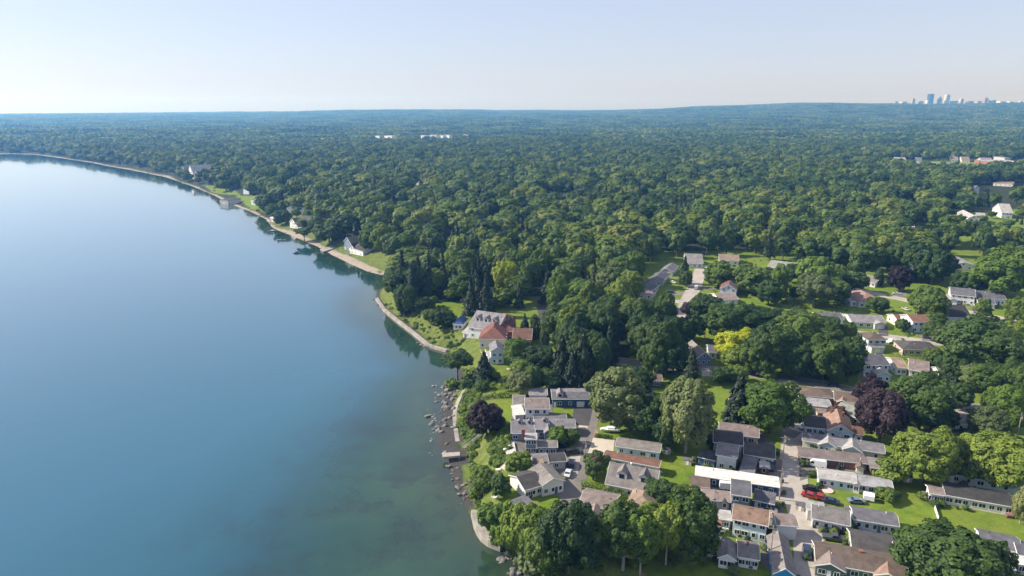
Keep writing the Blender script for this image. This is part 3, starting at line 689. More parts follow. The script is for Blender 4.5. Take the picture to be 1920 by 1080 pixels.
# ------------------------------------------------------------------ the wood
CLEAR = [[(1190, 500), (1240, 494), (1278, 486), (1335, 482), (1390, 482), (1402, 492), (1440, 494), (1495, 498), (1560, 507), (1690, 512), (1745, 500), (1840, 487), (2400, 480), (3400, 1600), (900, 1300), (850, 700), (1030, 735), (1120, 722), (1180, 702), (1246, 700), (1246, 642), (1240, 630), (1188, 626)],
         [(770, 592), (800, 566), (850, 556), (858, 585), (990, 585), (998, 562), (1012, 562), (1045, 620), (1040, 735), (830, 735)],
         [(376, 345), (410, 349), (448, 365), (492, 366), (484, 386), (500, 396), (480, 396), (380, 358)], [(540, 402), (590, 408), (600, 426), (575, 436), (545, 425)], [(640, 458), (690, 462), (735, 490), (733, 516), (690, 508), (640, 478)],
         [(1640, 316), (1655, 302), (1740, 302), (1920, 304), (1990, 301), (1990, 322), (1830, 324), (1800, 332), (1740, 328), (1690, 320)],
         [(1760, 420), (1790, 405), (1870, 390), (1940, 384), (1940, 444), (1850, 452), (1795, 450), (1715, 456), (1712, 432), (1760, 432)],
         [(1622, 344), (1640, 318), (1652, 318), (1640, 350), (1632, 372)], [(780, 270), (850, 268.4), (850, 272), (780, 274)], [(1845, 346), (1930, 346), (1930, 360), (1815, 372), (1815, 355)], [(1676, 384), (1720, 384), (1722, 412), (1674, 412)], [(1694, 428), (1764, 428), (1764, 464), (1690, 464)], [(1548, 408), (1575, 408), (1575, 434), (1548, 434)], [(776, 345), (796, 345), (798, 368), (774, 368)], [(552, 335), (574, 335), (576, 354), (550, 354)], [(530, 351), (552, 351), (552, 372), (528, 372)], [(1020, 370), (1072, 370), (1074, 393), (1018, 393)], [(1198, 374), (1220, 374), (1222, 397), (1196, 397)], [(722, 391), (768, 391), (770, 418), (720, 418)], [(1815, 350), (1945, 343), (1945, 378), (1815, 384)],
         [(700, 271), (742, 270), (742, 273), (700, 274)], [(340, 338), (376, 346), (372, 352), (345, 345)], [(150, 286), (205, 289), (205, 294), (160, 291)],
         [(925, 550), (975, 550), (978, 592), (922, 592)],
         [(1000, 560), (1012, 540), (1030, 540), (1045, 565)], [(1740, 508), (1850, 500), (1850, 524), (1740, 526)]]
CLEARW = [P2(p) for p in CLEAR]
g = np.random.default_rng(5)
def jitter_grid(step, x0, x1, y0, y1):
    xs = np.arange(x0, x1, step); ys = np.arange(y0, y1, step); X, Y = np.meshgrid(xs, ys)
    X = X + (g.random(X.shape) - .5) * step * .9; Y = Y + (g.random(Y.shape) - .5) * step * .9
    return X.ravel(), Y.ravel()
def wood_points(step, r0, r1, az):
    X, Y = jitter_grid(step, -r1 * math.sin(R(az)), r1 * math.sin(R(az)), 60, r1)
    rr = np.hypot(X, Y); k = (rr > r0) & (rr < r1) & (np.abs(np.arctan2(X, Y)) < R(az)); X, Y = X[k], Y[k]
    Z, d, bw, bl = ground_z(X, Y, True)
    k = d > bw + np.minimum(bl * .25, 6)
    for P in CLEARW: k &= ~inside(X, Y, P)
    return X[k], Y[k], Z[k], d[k]
# groves inside the settlement, tree by tree
GROVES = [([(1335, 606), (1500, 604), (1535, 612), (1545, 648), (1345, 648)], 'tree in the green belt between the golden tree and the cul-de-sac', 12.5, (9, 13)),
 ([(1405, 662), (1540, 662), (1588, 668), (1606, 708), (1560, 714), (1480, 700), (1405, 690)], 'tree in the grove along the far side of the main road', 12.5, (11, 15)),
 ([(1775, 640), (1850, 655), (1930, 668), (1930, 738), (1850, 738), (1775, 730)], 'tree in the grove around the huge dark tree', 13.2, (11, 17)),
 ([(1395, 525), (1480, 512), (1600, 522), (1600, 566), (1420, 575)], 'tree in the cul-de-sac back gardens', 13.9, (6, 11)),
 ([(1692, 490), (1765, 480), (1770, 528), (1705, 532)], 'tree left of the cream barn', 13.2, (13, 18)),
 ([(1845, 480), (1960, 475), (1960, 545), (1860, 545)], 'tree right of the cream barn', 13.2, (9, 12)),
 ([(1128, 735), (1235, 745), (1262, 835), (1190, 815), (1135, 790)], 'tree in the dark gap under the two tall grey-green trees', 11.2, (9, 15)),
 ([(1000, 1000), (1105, 1010), (1105, 1078), (1020, 1082)], 'tree in the bottom clump by the lake corner', 10.6, (8, 13)),
 ([(1010, 1010), (1120, 1012), (1340, 1010), (1345, 1074), (1030, 1088)], 'tree in the shady row at the bottom edge', 10.5, (6, 11)),
 ([(1306, 700), (1390, 706), (1392, 745), (1350, 738), (1310, 722)], 'bushy tree on the near side of the main road', 9.9, (6, 9)),
 ([(1740, 598), (1768, 600), (1768, 640), (1745, 636)], 'tree behind the two-storey brown-roofed house', 9.2, (7, 10)),
 ([(1690, 812), (1920, 835), (1935, 875), (1700, 870)], 'tree in the row of bright trees behind the teal roofs', 15.8, (10, 14)),
 ([(860, 700), (905, 705), (965, 722), (945, 745), (875, 735)], 'low bushy tree along the upper bluff garden', 7.6, (2.2, 3.8)),
 ([(778, 585), (850, 562), (855, 590), (835, 612), (800, 600)], 'garden tree on the lawn left of the mansion', 14.5, (5, 8)),
 ([(958, 694), (966, 674), (1008, 658), (1030, 700), (970, 712)], 'tree around the pale gabled house', 11.2, (7, 12)),
 ([(878, 560), (1000, 560), (1004, 584), (880, 586)], 'tree in the dark grove behind the mansion roofs', 10, (9, 15)),
 ([(500, 400), (560, 396), (620, 425), (600, 446), (545, 425)], 'tree on the far shore lawns', 22.4, (9, 15)),
 ([(1655, 322), (1740, 322), (1860, 328), (1920, 318), (1920, 310), (1700, 310)], 'tree along the far street', 31.7, (7, 11)),
 ([(1725, 440), (1800, 415), (1920, 395), (1930, 436), (1850, 440)], 'tree around the white houses of the far lawns', 25.1, (6, 10))]
ntree = 0; g2 = np.random.default_rng(23)
for poly, what, step, hr in GROVES:
    w_ = P2(poly); lo, hi = w_.min(0), w_.max(0)
    gx, gy = np.meshgrid(np.arange(lo[0], hi[0], step), np.arange(lo[1], hi[1], step)); gx = (gx + (g2.random(gx.shape) - .5) * step * .8).ravel(); gy = (gy + (g2.random(gy.shape) - .5) * step * .8).ravel()
    k = inside(gx, gy, w_)
    for x, y in zip(gx[k], gy[k]):
        r = random.Random(int(x * 91 + y * 37)); leaf = r.choice('DDBBBBLW'); h_ = r.uniform(*hr); con_ = r.random() < .12 and 'bright' not in what and 'shore' not in what
        if con_: leaf = 'C'
        col = {'D': 'dark green', 'B': 'mid green', 'L': 'light green', 'W': 'grey-green', 'C': 'dark coniferous'}[leaf]
        if 'bluff garden' in what: leaf, col = ('L', 'light green') if leaf in 'DW' else (leaf, col)
        if 'dark gap' in what: leaf, col = ('D', 'dark green') if leaf != 'C' else (leaf, col)
        tree_obj(Vector((x, y, gz(x, y))), h_, h_ * (.24 if con_ else r.uniform(.50, .64)), 'conifer' if con_ else r.choice(('round', 'round', 'tall')), leaf, col + ' ' + what, col + ' trees: ' + what, seed=int(x * 13 + y * 7)); ntree += 1
print('grove trees', ntree)
A_, B_ = wood_points(12.5, 150, 440, 44), wood_points(18.5, 440, 2300, 44)
X, Y, Z, d = [np.concatenate(q) for q in zip(A_, B_)]
order = np.argsort(np.hypot(X, Y)); X, Y, Z, d = X[order], Y[order], Z[order], d[order]
pxs = CX + F * X / (Y * cp + (CAMZ - Z) * sp)
vis = (pxs > -60) & (pxs < 1980)
NEAR = 80
idx = np.where(vis)[0][:NEAR]
near_set = np.zeros(len(X), bool); near_set[idx] = True
def clumpy(x, y, a):
    return math.sin(x / 43.0 + a) * math.cos(y / 57.0 - a) + .6 * math.sin(x / 19.0 - y / 23.0 + 2 * a)
for i in idx:
    p = Vector((X[i], Y[i], Z[i])); px, py = proj(p); r = random.Random(int(i) * 7 + 3)
    con = r.random() < (0.55 if px < 930 and py > 480 else 0.22 if px < 1040 and py > 540 else 0.07)
    where = 'dense shore wood between the mansions and the cul-de-sac'
    if con:
        tree_obj(p, r.uniform(17, 23), r.uniform(3.8, 5.2), 'conifer', 'C', 'dark conifer in the ' + where, 'conifers of the shore wood', seed=int(i))
    else:
        q = clumpy(X[i], Y[i], 1.0) + r.uniform(-1, 1)
        leaf = 'D' if q < -.45 else 'B' if q < .75 else 'L' if q < 1.5 else 'W'
        col = {'D': 'dark green', 'B': 'mid green', 'L': 'light green', 'W': 'grey-green'}[leaf]
        tree_obj(p, r.uniform(16, 23), r.uniform(5.8, 9.4), r.choice(('round', 'round', 'tall')), leaf, col + ' tree in the ' + where, col + ' trees of the shore wood', seed=int(i))
m_ = ~near_set; X, Y, Z, d = X[m_], Y[m_], Z[m_], d[m_]; n_ = len(X)
edge = sstep((d - 8) / 40)
con = g.random(n_) < .09
big = g.random(n_); rad = np.where(con, 3.6 + 1.6 * g.random(n_), np.where(np.hypot(X, Y) < 440, 5.6 + 4.5 * big, 6.5 + 8.5 * big ** 1.4)); lowf = np.sin(X / 47 + 1) * np.cos(Y / 61)
hgt = np.where(con, 19 + 6 * g.random(n_), 13 + .68 * rad + 2.4 * lowf + 2.5 * g.random(n_)) * (.62 + .38 * edge)
scatter('wood', np.stack([X, Y, Z - .2], 1), np.stack([rad, rad * (.85 + .3 * g.random(n_)), hgt], 1), g.random(n_) * 6.283, np.where(con, 5 + g.integers(0, 2, n_), g.integers(0, 5, n_)), MID + MIDC,
        'dense green leafy wood running from the houses to the far shore')
# beyond that, whole patches of crowns
X, Y, Z, d = wood_points(110, 2240, 10300, 46)
n_ = len(X)
scatter('distant_woods', np.stack([X, Y, Z - 1.0], 1), np.stack([np.ones(n_), np.ones(n_), .85 + .4 * g.random(n_)], 1), g.random(n_) * 6.283, g.integers(0, 3, n_), PATCH, 'far-off woods fading blue towards the skyline')
# ------------------------------------------------------------------ houses
RC = dict(grey=(.205, .19, .185), lav=(.215, .205, .22), dark=(.075, .072, .075), black=(.05, .05, .053), brown=(.135, .105, .088), tan=(.25, .19, .15), white=(.60, .585, .57), red=(.165, .078, .068),
          redbrown=(.19, .105, .08), light=(.35, .345, .35), slate=(.125, .125, .145), blue=(.05, .09, .24), teal=(.055, .17, .165), rust=(.22, .10, .06), mauve=(.225, .185, .175), green=(.24, .25, .225), pink=(.255, .17, .14), stain=(.235, .158, .12))
WC = dict(white=(.66, .66, .66), cream=(.70, .66, .54), grey=(.40, .40, .40), pblue=(.52, .60, .68), blue=(.03, .24, .52), navy=(.035, .075, .20), slate=(.15, .20, .28), green=(.52, .60, .55), tan=(.50, .40, .31), brick=(.27, .12, .085), dark=(.09, .085, .08), brown=(.17, .09, .065), aqua=(.62, .72, .74), dgreen=(.10, .14, .12))
def roofm(k): return surf('roof ' + k, RC[k], .88, .30, 1.6, stain=.9 if k == 'stain' else .35, spec=.25, metal=0)
def wallm(k): return surf('wall ' + k, WC[k], .7, .07, .8, spec=.35, lines=9.0)
GLASS = plain('window glass', (.018, .024, .034), .08, 0, .6); TRIM = plain('white trim', (.78, .78, .76), .5); BRICK = surf('brick', (.27, .105, .075), .9, .25, 3)
CONC = surf('concrete', (.31, .285, .255), .9, .3, .5, stain=.7)
OV = .38
def roof_gable(mb, u0, u1, v0, v1, h, pitch, ov=OV, t=.20, axis='x', m2=None):
    vm = (v0 + v1) / 2; r = (vm - v0) + ov; q = (vm - v0) * pitch; e = h - ov * pitch
    if m2 is None:
        prof = [(v0 - ov, e), (v0 - ov, e + t), (vm, h + q + t), (v1 + ov, e + t), (v1 + ov, e), (vm, h + q)]
        mb.prism(prof, u0 - ov, u1 + ov, axis)
    else:
        mb.prism([(v0 - ov, e), (v0 - ov, e + t), (vm, h + q + t), (vm, h + q)], u0 - ov, u1 + ov, axis, 1)
        mb.prism([(vm, h + q), (vm, h + q + t), (v1 + ov, e + t), (v1 + ov, e)], u0 - ov, u1 + ov, axis, 0)
def roof_hip(mb, u0, u1, v0, v1, h, pitch, ov=OV, t=.18):
    a, b_, c, d_ = u0 - ov, u1 + ov, v0 - ov, v1 + ov; w = min(b_ - a, d_ - c) / 2; q = w * pitch
    if (b_ - a) >= (d_ - c): r1, r2 = (a + w, (c + d_) / 2), (b_ - w, (c + d_) / 2)
    else: r1, r2 = ((a + b_) / 2, c + w), ((a + b_) / 2, d_ - w)
    if abs(r1[0] - r2[0]) + abs(r1[1] - r2[1]) < .1: r2 = (r1[0] + .1, r1[1] + .05)
    V = [(a, c, h), (b_, c, h), (b_, d_, h), (a, d_, h), (a, c, h + t), (b_, c, h + t), (b_, d_, h + t), (a, d_, h + t), (*r1, h + t + q), (*r2, h + t + q)]
    if (b_ - a) >= (d_ - c): Fc = [(4, 5, 9, 8), (5, 6, 9), (6, 7, 8, 9), (7, 4, 8)]
    else: Fc = [(4, 5, 8), (5, 6, 9, 8), (6, 7, 9), (7, 4, 8, 9)]
    mb.add(V, Fc + [(3, 2, 1, 0), (0, 1, 5, 4), (1, 2, 6, 5), (2, 3, 7, 6), (3, 0, 4, 7)])
def window(root, x, y, z, w, h, face='f', Mx=None, parent=None, shut=None):
    """a pane with its frame as a sub-part, standing 4 cm proud of the wall; face f: front, l: left end, r: right end"""
    def bx(mb, a0, a1, z0, z1, d0, d1):
        if face == 'f': mb.box(x + a0, x + a1, y - d1, y - d0, z + z0, z + z1)
        elif face == 'l': mb.box(x - d1, x - d0, y + a0, y + a1, z + z0, z + z1)
        else: mb.box(x + d0, x + d1, y + a0, y + a1, z + z0, z + z1)
    g_ = MB(); bx(g_, -w / 2, w / 2, 0, h, -.05, .05)
    if w > 1.5: pass
    o = g_.build('window', GLASS, parent or root, Mx)
    if parent is None:
        f_ = MB(); e = .10
        bx(f_, -w / 2 - e, -w / 2, -e, h + e, -.05, .09); bx(f_, w / 2, w / 2 + e, -e, h + e, -.05, .09); bx(f_, -w / 2, w / 2, h, h + e, -.05, .09); bx(f_, -w / 2, w / 2, -e, 0, -.05, .09)
        if w > 1.0: bx(f_, -.04, .04, 0, h, .05, .08)
        f_.build('frame', TRIM, o, Mx)
    return o
def block(root, typ, L, Rr, h, rp, pitch, wall, roof, win=None, storey=None, D=None, roof2=None, door=True, chim=(), dorm=(), lw=None, vent=True, base=None, garage=None):
    h = h * .97
    PL, PR = at(*L, h), at(*Rr, h)
    if base is None: base = gz((PL.x + PR.x) / 2, (PL.y + PR.y) / 2)
    PL.z = PR.z = base
    e = PR - PL; W_ = max(1.5, e.length); yaw = math.atan2(e.y, e.x); mid_ = (PL + PR) / 2; mid_.z += h
    if D is None: D = rp / (scale_at(mid_) * math.sin(dep(mid_)))
    Mw = Matrix.Translation(PL) @ Matrix.Rotation(yaw, 4, 'Z'); Mx = root['_inv'] @ Mw if '_inv' in root else Mw
    Mx = INV[root.name] @ Mw
    ov = min(OV, W_ * .1)
    u0, u1, v0, v1 = ov, W_ - ov, ov, max(ov + 1.2, D - ov)
    wb, rb = MB(), MB(); sk = .4
    if typ in 'g':
        vm = (v0 + v1) / 2; q = (vm - v0) * pitch
        wb.prism([(v0, -sk), (v0, h), (vm, h + q), (v1, h), (v1, -sk)], u0, u1, 'x'); roof_gable(rb, u0, u1, v0, v1, h, pitch, m2=roof2)
    elif typ == 'y':
        um = (u0 + u1) / 2; q = (um - u0) * pitch
        wb.prism([(u0, -sk), (u0, h), (um, h + q), (u1, h), (u1, -sk)], v0, v1, 'y'); roof_gable(rb, v0, v1, u0, u1, h, pitch, axis='y', m2=roof2)
    elif typ == 'h':
        wb.box(u0, u1, v0, v1, -sk, h); roof_hip(rb, u0, u1, v0, v1, h + .002, pitch)
    else:
        q = (v1 - v0) * pitch
        wb.prism([(v0, -sk), (v0, h), (v1, h + q), (v1, -sk)], u0, u1, 'x')
        rb.prism([(v0 - ov, h - ov * pitch), (v0 - ov, h + .18 - ov * pitch), (v1 + ov, h + q + .18 + ov * pitch), (v1 + ov, h + q + ov * pitch)], u0 - ov, u1 + ov, 'x')
    wb.build('wall', wallm(wall), root, Mx)
    fb = MB(); ez = h - ov * pitch * (1 if typ in 'gs' else 0)
    if typ == 'g':
        vm = (v0 + v1) / 2; q = (vm - v0) * pitch
        fb.box(u0 - ov, u1 + ov, v0 - ov - .07, v0 - ov - .004, ez - .05, ez + .19)
        for uu in (u0 - ov - .064, u1 + ov + .004): fb.prism([(v0 - ov, ez - .04), (vm, h + q - .04), (vm, h + q + .2), (v0 - ov, ez + .2)], uu, uu + .06, 'x'); fb.prism([(v1 + ov, ez - .04), (v1 + ov, ez + .2), (vm, h + q + .2), (vm, h + q - .04)], uu, uu + .06, 'x')
    elif typ == 'y':
        um = (u0 + u1) / 2; q = (um - u0) * pitch; e2 = h - ov * pitch
        fb.prism([(u0 - ov, e2 - .06), (um, h + q - .06), (um, h + q + .2), (u0 - ov, e2 + .2)], v0 - ov - .07, v0 - ov - .004, 'y'); fb.prism([(u1 + ov, e2 - .06), (u1 + ov, e2 + .2), (um, h + q + .2), (um, h + q - .06)], v0 - ov - .07, v0 - ov - .004, 'y')
    else: fb.box(u0 - ov, u1 + ov, v0 - ov - .07, v0 - ov - .004, h - ov * pitch * (typ in 'sf') - .06, h - ov * pitch * (typ in 'sf') + .17)
    fb.build('fascia', TRIM, root, Mx)
    ro = rb.build('roof', [roofm(roof), roofm(roof2)] if roof2 else roofm(roof), root, Mx)
    st = storey or (2 if h > 4.4 else 1); Wi = u1 - u0; n_ = win if win is not None else max(1, int(Wi / 4.6))
    g_ = random.Random(str(L))
    for s_ in range(st):
        zb = .95 + s_ * 2.75
        for k in range(n_):
            x = u0 + Wi * (k + .5 + g_.uniform(-.08, .08)) / n_
            w_ = g_.choice((.85, 1.1, 1.5)) if h > 2.4 else .8
            if zb + 1.25 < h + (.4 if typ == 'y' else 0): window(root, x, v0, zb, w_, 1.15, 'f', Mx)
        if Wi > 3 and n_:
            side = 'l' if mid_.x > 20 else 'r'
            for k in range(max(1, int((v1 - v0) / 4))):
                window(root, u0 if side == 'l' else u1, v0 + (v1 - v0) * (k + .5) / max(1, int((v1 - v0) / 4)), zb, 1.0, 1.1, side, Mx)
    if typ == 'y' and (u1 - u0) * pitch / 2 > 2.0 and n_: window(root, (u0 + u1) / 2, v0, h + .25, .9, 1.0, 'f', Mx)
    if door and n_ and Wi > 4:
        x = u0 + Wi * (g_.randrange(n_) + 1.0) / (n_ + .0) - Wi / n_ * .03
        if x > u1 - 1: x = u0 + Wi / (n_ + .0) * .03 + .6
        d_ = MB(); d_.box(x - .45, x + .45, v0 - .05, v0 + .05, 0.1, 2.1); d_.build('door', g_.choice((TRIM, plain('door dark', (.05, .03, .025), .5), plain('door blue', (.05, .10, .22), .5))), root, Mx)
    if garage:
        d_ = MB(); x = u0 + Wi * garage; d_.box(x - 1.3, x + 1.3, v0 - .06, v0 + .06, .05, 2.2); d_.build('garage_door', TRIM, root, Mx)
    def zroof(u, v):
        if typ == 'y': return h + min(u - u0, u1 - u) * pitch
        if typ in 'gh': return h + min(v - v0, v1 - v) * pitch
        return h + (v - v0) * pitch
    for (fu, fv, wc, hc, mt) in chim:
        u, v = u0 + Wi * fu, v0 + (v1 - v0) * fv; z = zroof(u, v)
        c_ = MB(); c_.box(u - wc / 2, u + wc / 2, v - wc / 2, v + wc / 2, z - 1.0, z + hc); c_.box(u - wc / 2 - .07, u + wc / 2 + .07, v - wc / 2 - .07, v + wc / 2 + .07, z + hc, z + hc + .14)
        c_.build('chimney', mt, ro, Mx)
    for (fu, wd, hd, fv) in dorm:
        u = u0 + Wi * fu; v = v0 + (v1 - v0) * fv; z = zroof(u, v); vb = v0 + (v1 - v0) * .5
        d_ = MB(); q = wd / 2 * .75
        d_.prism([(u - wd / 2, z - .3), (u - wd / 2, z + hd), (u, z + hd + q), (u + wd / 2, z + hd), (u + wd / 2, z - .3)], v, vb, 'y')
        dm = d_.build('dormer', wallm('white'), root, Mx)
        r_ = MB(); roof_gable(r_, v, vb, u - wd / 2, u + wd / 2, z + hd, .75, ov=.22, t=.14, axis='y'); r_.build('roof', roofm(roof), dm, Mx)
        window(root, u, v, z + .25, wd * .55, hd * .75, 'f', Mx, parent=dm)
    if vent and Wi > 6 and pitch < .8:
        vb_ = MB()
        for k in range(g_.choice((1, 2, 2, 3))):
            u, v = g_.uniform(u0 + 1, u1 - 1), v0 + (v1 - v0) * g_.uniform(.25, .75); z = zroof(u, v); vb_.tube([(u, v, z - .1), (u, v, z + .65)], .10, 6)
            break
        vb_.build('vent_pipe', TRIM if g_.random() < .6 else plain('dark metal', (.05, .05, .05), .5), ro, Mx)
    return Mx, (u0, u1, v0, v1, h)
INV = {}
def house(label, *blocks, name='house', cat='house', group=None):
    b0 = blocks[0]; PL, PR = at(*b0[1], b0[3]), at(*b0[2], b0[3]); p = (PL + PR) / 2; p.z = gz(p.x, p.y)
    e = empty(name, p, math.atan2(PR.y - PL.y, PR.x - PL.x)); tag(e, label, cat, group)
    INV[e.name] = (Matrix.Translation(p) @ Matrix.Rotation(e.rotation_euler[2], 4, 'Z')).inverted()
    for b in blocks:
        o = dict(b[8]) if len(b) > 8 else {}
        block(e, *b[:8], **o)
    return e
WH = plain('white metal', (.80, .80, .80), .4)
# --- cottages by the lane
house('long low cottage with a bright white flat roof and blue walls beside the lane', ('g', (1303, 892), (1462, 915), 3.0, 19, .07, 'navy', 'white', dict(win=7, vent=True)))
house('two-storey slate blue house with a dark grey roof in front of the white-roofed cottage', ('g', (1370, 927), (1409, 933), 5.6, 30, .30, 'slate', 'slate', dict(win=2)),
      ('s', (1411, 938), (1453, 947), 2.8, 20, .05, 'navy', 'slate', dict(win=2)))
house('white two-storey house under a stained orange-brown roof next to the lane', ('g', (1372, 973), (1441, 987), 5.2, 30, .42, 'aqua', 'stain', dict(win=4)), ('f', (1441, 969), (1455, 972), 2.6, 12, .02, 'cream', 'tan', dict(win=0, door=False)))
house('low flat-roofed grey annex with a rusty shed roof left of the orange-brown roof', ('f', (1338, 973), (1373, 977), 3.0, 17, .03, 'grey', 'light', dict(win=2)), ('f', (1314, 991), (1337, 994), 2.6, 14, .02, 'grey', 'grey', dict(win=2)),
      ('f', (1335, 985), (1353, 988), 2.7, 9, .10, 'grey', 'rust', dict(win=1, door=False)))
house('white cottage with grey roofs and a tall front gable at the bottom of the frame', ('g', (1317, 1024), (1348, 1031), 3.0, 24, .40, 'white', 'grey', dict(win=2)), ('y', (1345, 1045), (1382, 1052), 3.0, 32, .62, 'white', 'grey', dict(win=2)),
      ('g', (1383, 1044), (1425, 1051), 3.0, 32, .36, 'white', 'grey', dict(win=3, chim=((.45, .5, .5, .7, BRICK),))))
house('narrow bright blue house with a long steep grey roof at the bottom of the lane', ('y', (1449, 1075), (1495, 1082), 3.4, 70, .72, 'blue', 'grey', dict(win=2)), ('g', (1456, 985), (1498, 988), 4.2, 22, .35, 'white', 'mauve', dict(win=0, door=False)))
house('sprawling house with a brown roof and two hipped front wings at the bottom edge', ('g', (1529, 1054), (1706, 1086), 3.0, 40, .36, 'dgreen', 'brown', dict(win=8, chim=((.52, .55, .8, .6, BRICK),))),
      ('y', (1527, 1060), (1586, 1073), 3.0, 30, .42, 'dgreen', 'mauve', dict(win=2)), ('y', (1637, 1078), (1693, 1092), 3.0, 28, .45, 'tan', 'pink', dict(win=2)))
house('long house with a dark charcoal roof behind the sprawling brown one', ('g', (1597, 1027), (1690, 1043), 3.0, 35, .36, 'grey', 'dark', dict(win=4)))
house('grey cottage with a patch of pale corrugated roof at the lane end', ('g', (1521, 972), (1595, 987), 3.0, 30, .34, 'white', 'grey', dict(win=4)), ('s', (1513, 956), (1549, 961), 3.4, 14, .12, 'grey', 'light', dict(win=0, door=False)))
house('grey-roofed cottage at the edge of the big lawn with a hedge of bushes in front', ('g', (1600, 974), (1687, 988), 3.0, 24, .30, 'pblue', 'slate', dict(win=5, dorm=())), )
house('pale blue long cottage with a light grey roof facing the lawn', ('g', (1534, 896), (1608, 907), 3.0, 19, .28, 'pblue', 'light', dict(win=4)), ('g', (1608, 908), (1676, 918), 2.8, 18, .26, 'white', 'light', dict(win=4)), ('y', (1600, 908), (1614, 911), 2.8, 12, .5, 'white', 'light', dict(win=1, door=False)))
house('long pale green cottage row with two white front gables and light roofs', ('g', (1504, 826), (1660, 851), 3.0, 18, .30, 'cream', 'lav', dict(win=5)), ('y', (1533, 833), (1570, 840), 3.0, 16, .55, 'green', 'light', dict(win=1)), ('y', (1578, 842), (1618, 849), 3.0, 16, .55, 'green', 'light', dict(win=1)))
house('low brown flat roof running in front of the pale green cottage row', ('f', (1500, 857), (1629, 871), 2.6, 17, .03, 'brown', 'mauve', dict(win=4, door=False)), ('f', (1631, 877), (1660, 881), 2.6, 18, .03, 'brown', 'grey', dict(win=1)), ('y', (1605, 876), (1622, 879), 2.2, 7, .7, 'cream', 'brown', dict(win=0, door=False)))
house('house with a pinkish brown double gable behind the pale green cottage row', ('g', (1508, 800), (1552, 805), 3.0, 24, .36, 'pblue', 'dark', dict(win=2)), ('y', (1550, 806), (1603, 813), 3.2, 30, .62, 'pblue', 'pink', dict(win=2, chim=((.7, .75, .7, 1.4, BRICK),))), ('y', (1551, 807), (1576, 811), 3.0, 10, .6, 'pblue', 'pink', dict(win=1, door=False)),
      ('g', (1602, 815), (1620, 817), 3.0, 16, .36, 'aqua', 'redbrown', dict(win=1)))
house('white cottage with a pale metal roof beside the brown roof near the main road', ('g', (1511, 760), (1560, 765), 3.0, 15, .12, 'white', 'light', dict(win=3)), ('f', (1532, 774), (1554, 776), 2.3, 8, .02, 'tan', 'tan', dict(win=0, door=False)))
house('cottage with a broad grey-green roof left of the large purple tree', ('g', (1563, 770), (1613, 786), 3.0, 24, .25, 'grey', 'green', dict(win=3)))
house('long brown-roofed house with dark red walls along the main road', ('h', (1498, 742), (1566, 748), 2.9, 17, .30, 'brown', 'brown', dict(win=3, door=True)), ('g', (1564, 750), (1616, 757), 2.9, 17, .34, 'brown', 'brown', dict(win=2)), ('y', (1568, 753), (1590, 757), 2.8, 12, .6, 'brown', 'tan', dict(win=1, door=False)))
house('white two-storey house with small windows beside the shaded cottages', ('g', (1342, 853), (1383, 860), 5.0, 26, .22, 'white', 'lav', dict(win=2, storey=2, door=False)), ('f', (1307, 857), (1342, 865), 2.9, 16, .03, 'slate', 'slate', dict(win=1)))
house('shaded grey house with a dark roof behind the white two-storey house', ('g', (1337, 829), (1394, 836), 4.6, 26, .34, 'grey', 'dark', dict(win=3)))
house('long cottage with a brown-grey roof half in tree shade, farthest up the lane', ('g', (1348, 812), (1424, 821), 3.0, 22, .34, 'tan', 'mauve', dict(win=3)))
house('cottage with a dark roof and beige wall between the white house and the lane', ('g', (1394, 852), (1454, 861), 3.0, 26, .34, 'cream', 'dark', dict(win=3)), ('f', (1386, 884), (1415, 890), 2.8, 32, .02, 'slate', 'slate', dict(win=0, door=False)), ('y', (1424, 877), (1444, 880), 2.4, 12, .25, 'brown', 'light', dict(win=1)))
house('small white house with a grey roof beside the road fork', ('g', (1781, 793), (1843, 799), 3.0, 19, .28, 'pblue', 'grey', dict(win=4)))
house('long building with teal roofs under the bright broad tree', ('g', (1780, 888), (1930, 915), 3.0, 26, .34, 'green', 'teal', dict(win=6)))
house('very long cream cottage with a dark roof along the top of the lawn', ('g', (1771, 928), (1905, 952), 3.0, 24, .30, 'cream', 'black', dict(win=8)), ('g', (1742, 925), (1773, 930), 3.0, 15, .30, 'white', 'mauve', dict(win=4)))
house('grey house with a porch roof below the lawn in the corner of the frame', ('g', (1838, 1021), (1918, 1038), 3.0, 28, .34, 'white', 'slate', dict(win=4)), ('s', (1884, 1036), (1912, 1041), 2.7, 12, .12, 'white', 'mauve', dict(win=0, door=False)), ('g', (1908, 1040), (1960, 1050), 3.0, 26, .3, 'white', 'slate', dict(win=2)))
house('house with a pale grey flat roof and dark walls below the corner porch house', ('f', (1866, 1064), (1906, 1070), 3.0, 23, .03, 'slate', 'light', dict(win=2)), ('f', (1904, 1058), (1960, 1066), 2.8, 14, .03, 'tan', 'white', dict(win=2)))
house('low brown house with two little gables left of the slate blue house', ('g', (1316, 936), (1371, 942), 2.8, 20, .35, 'grey', 'mauve', dict(win=3)), ('y', (1332, 938), (1346, 940), 2.6, 12, .7, 'white', 'mauve', dict(win=1, door=False)), ('y', (1352, 941), (1365, 943), 2.6, 12, .7, 'grey', 'dark', dict(win=1, door=False)))
house('weathered brown lean-to at the lawn end of the white flat roof', ('s', (1294, 911), (1332, 916), 2.5, 17, .10, 'brown', 'brown', dict(win=1, door=False, vent=False)))
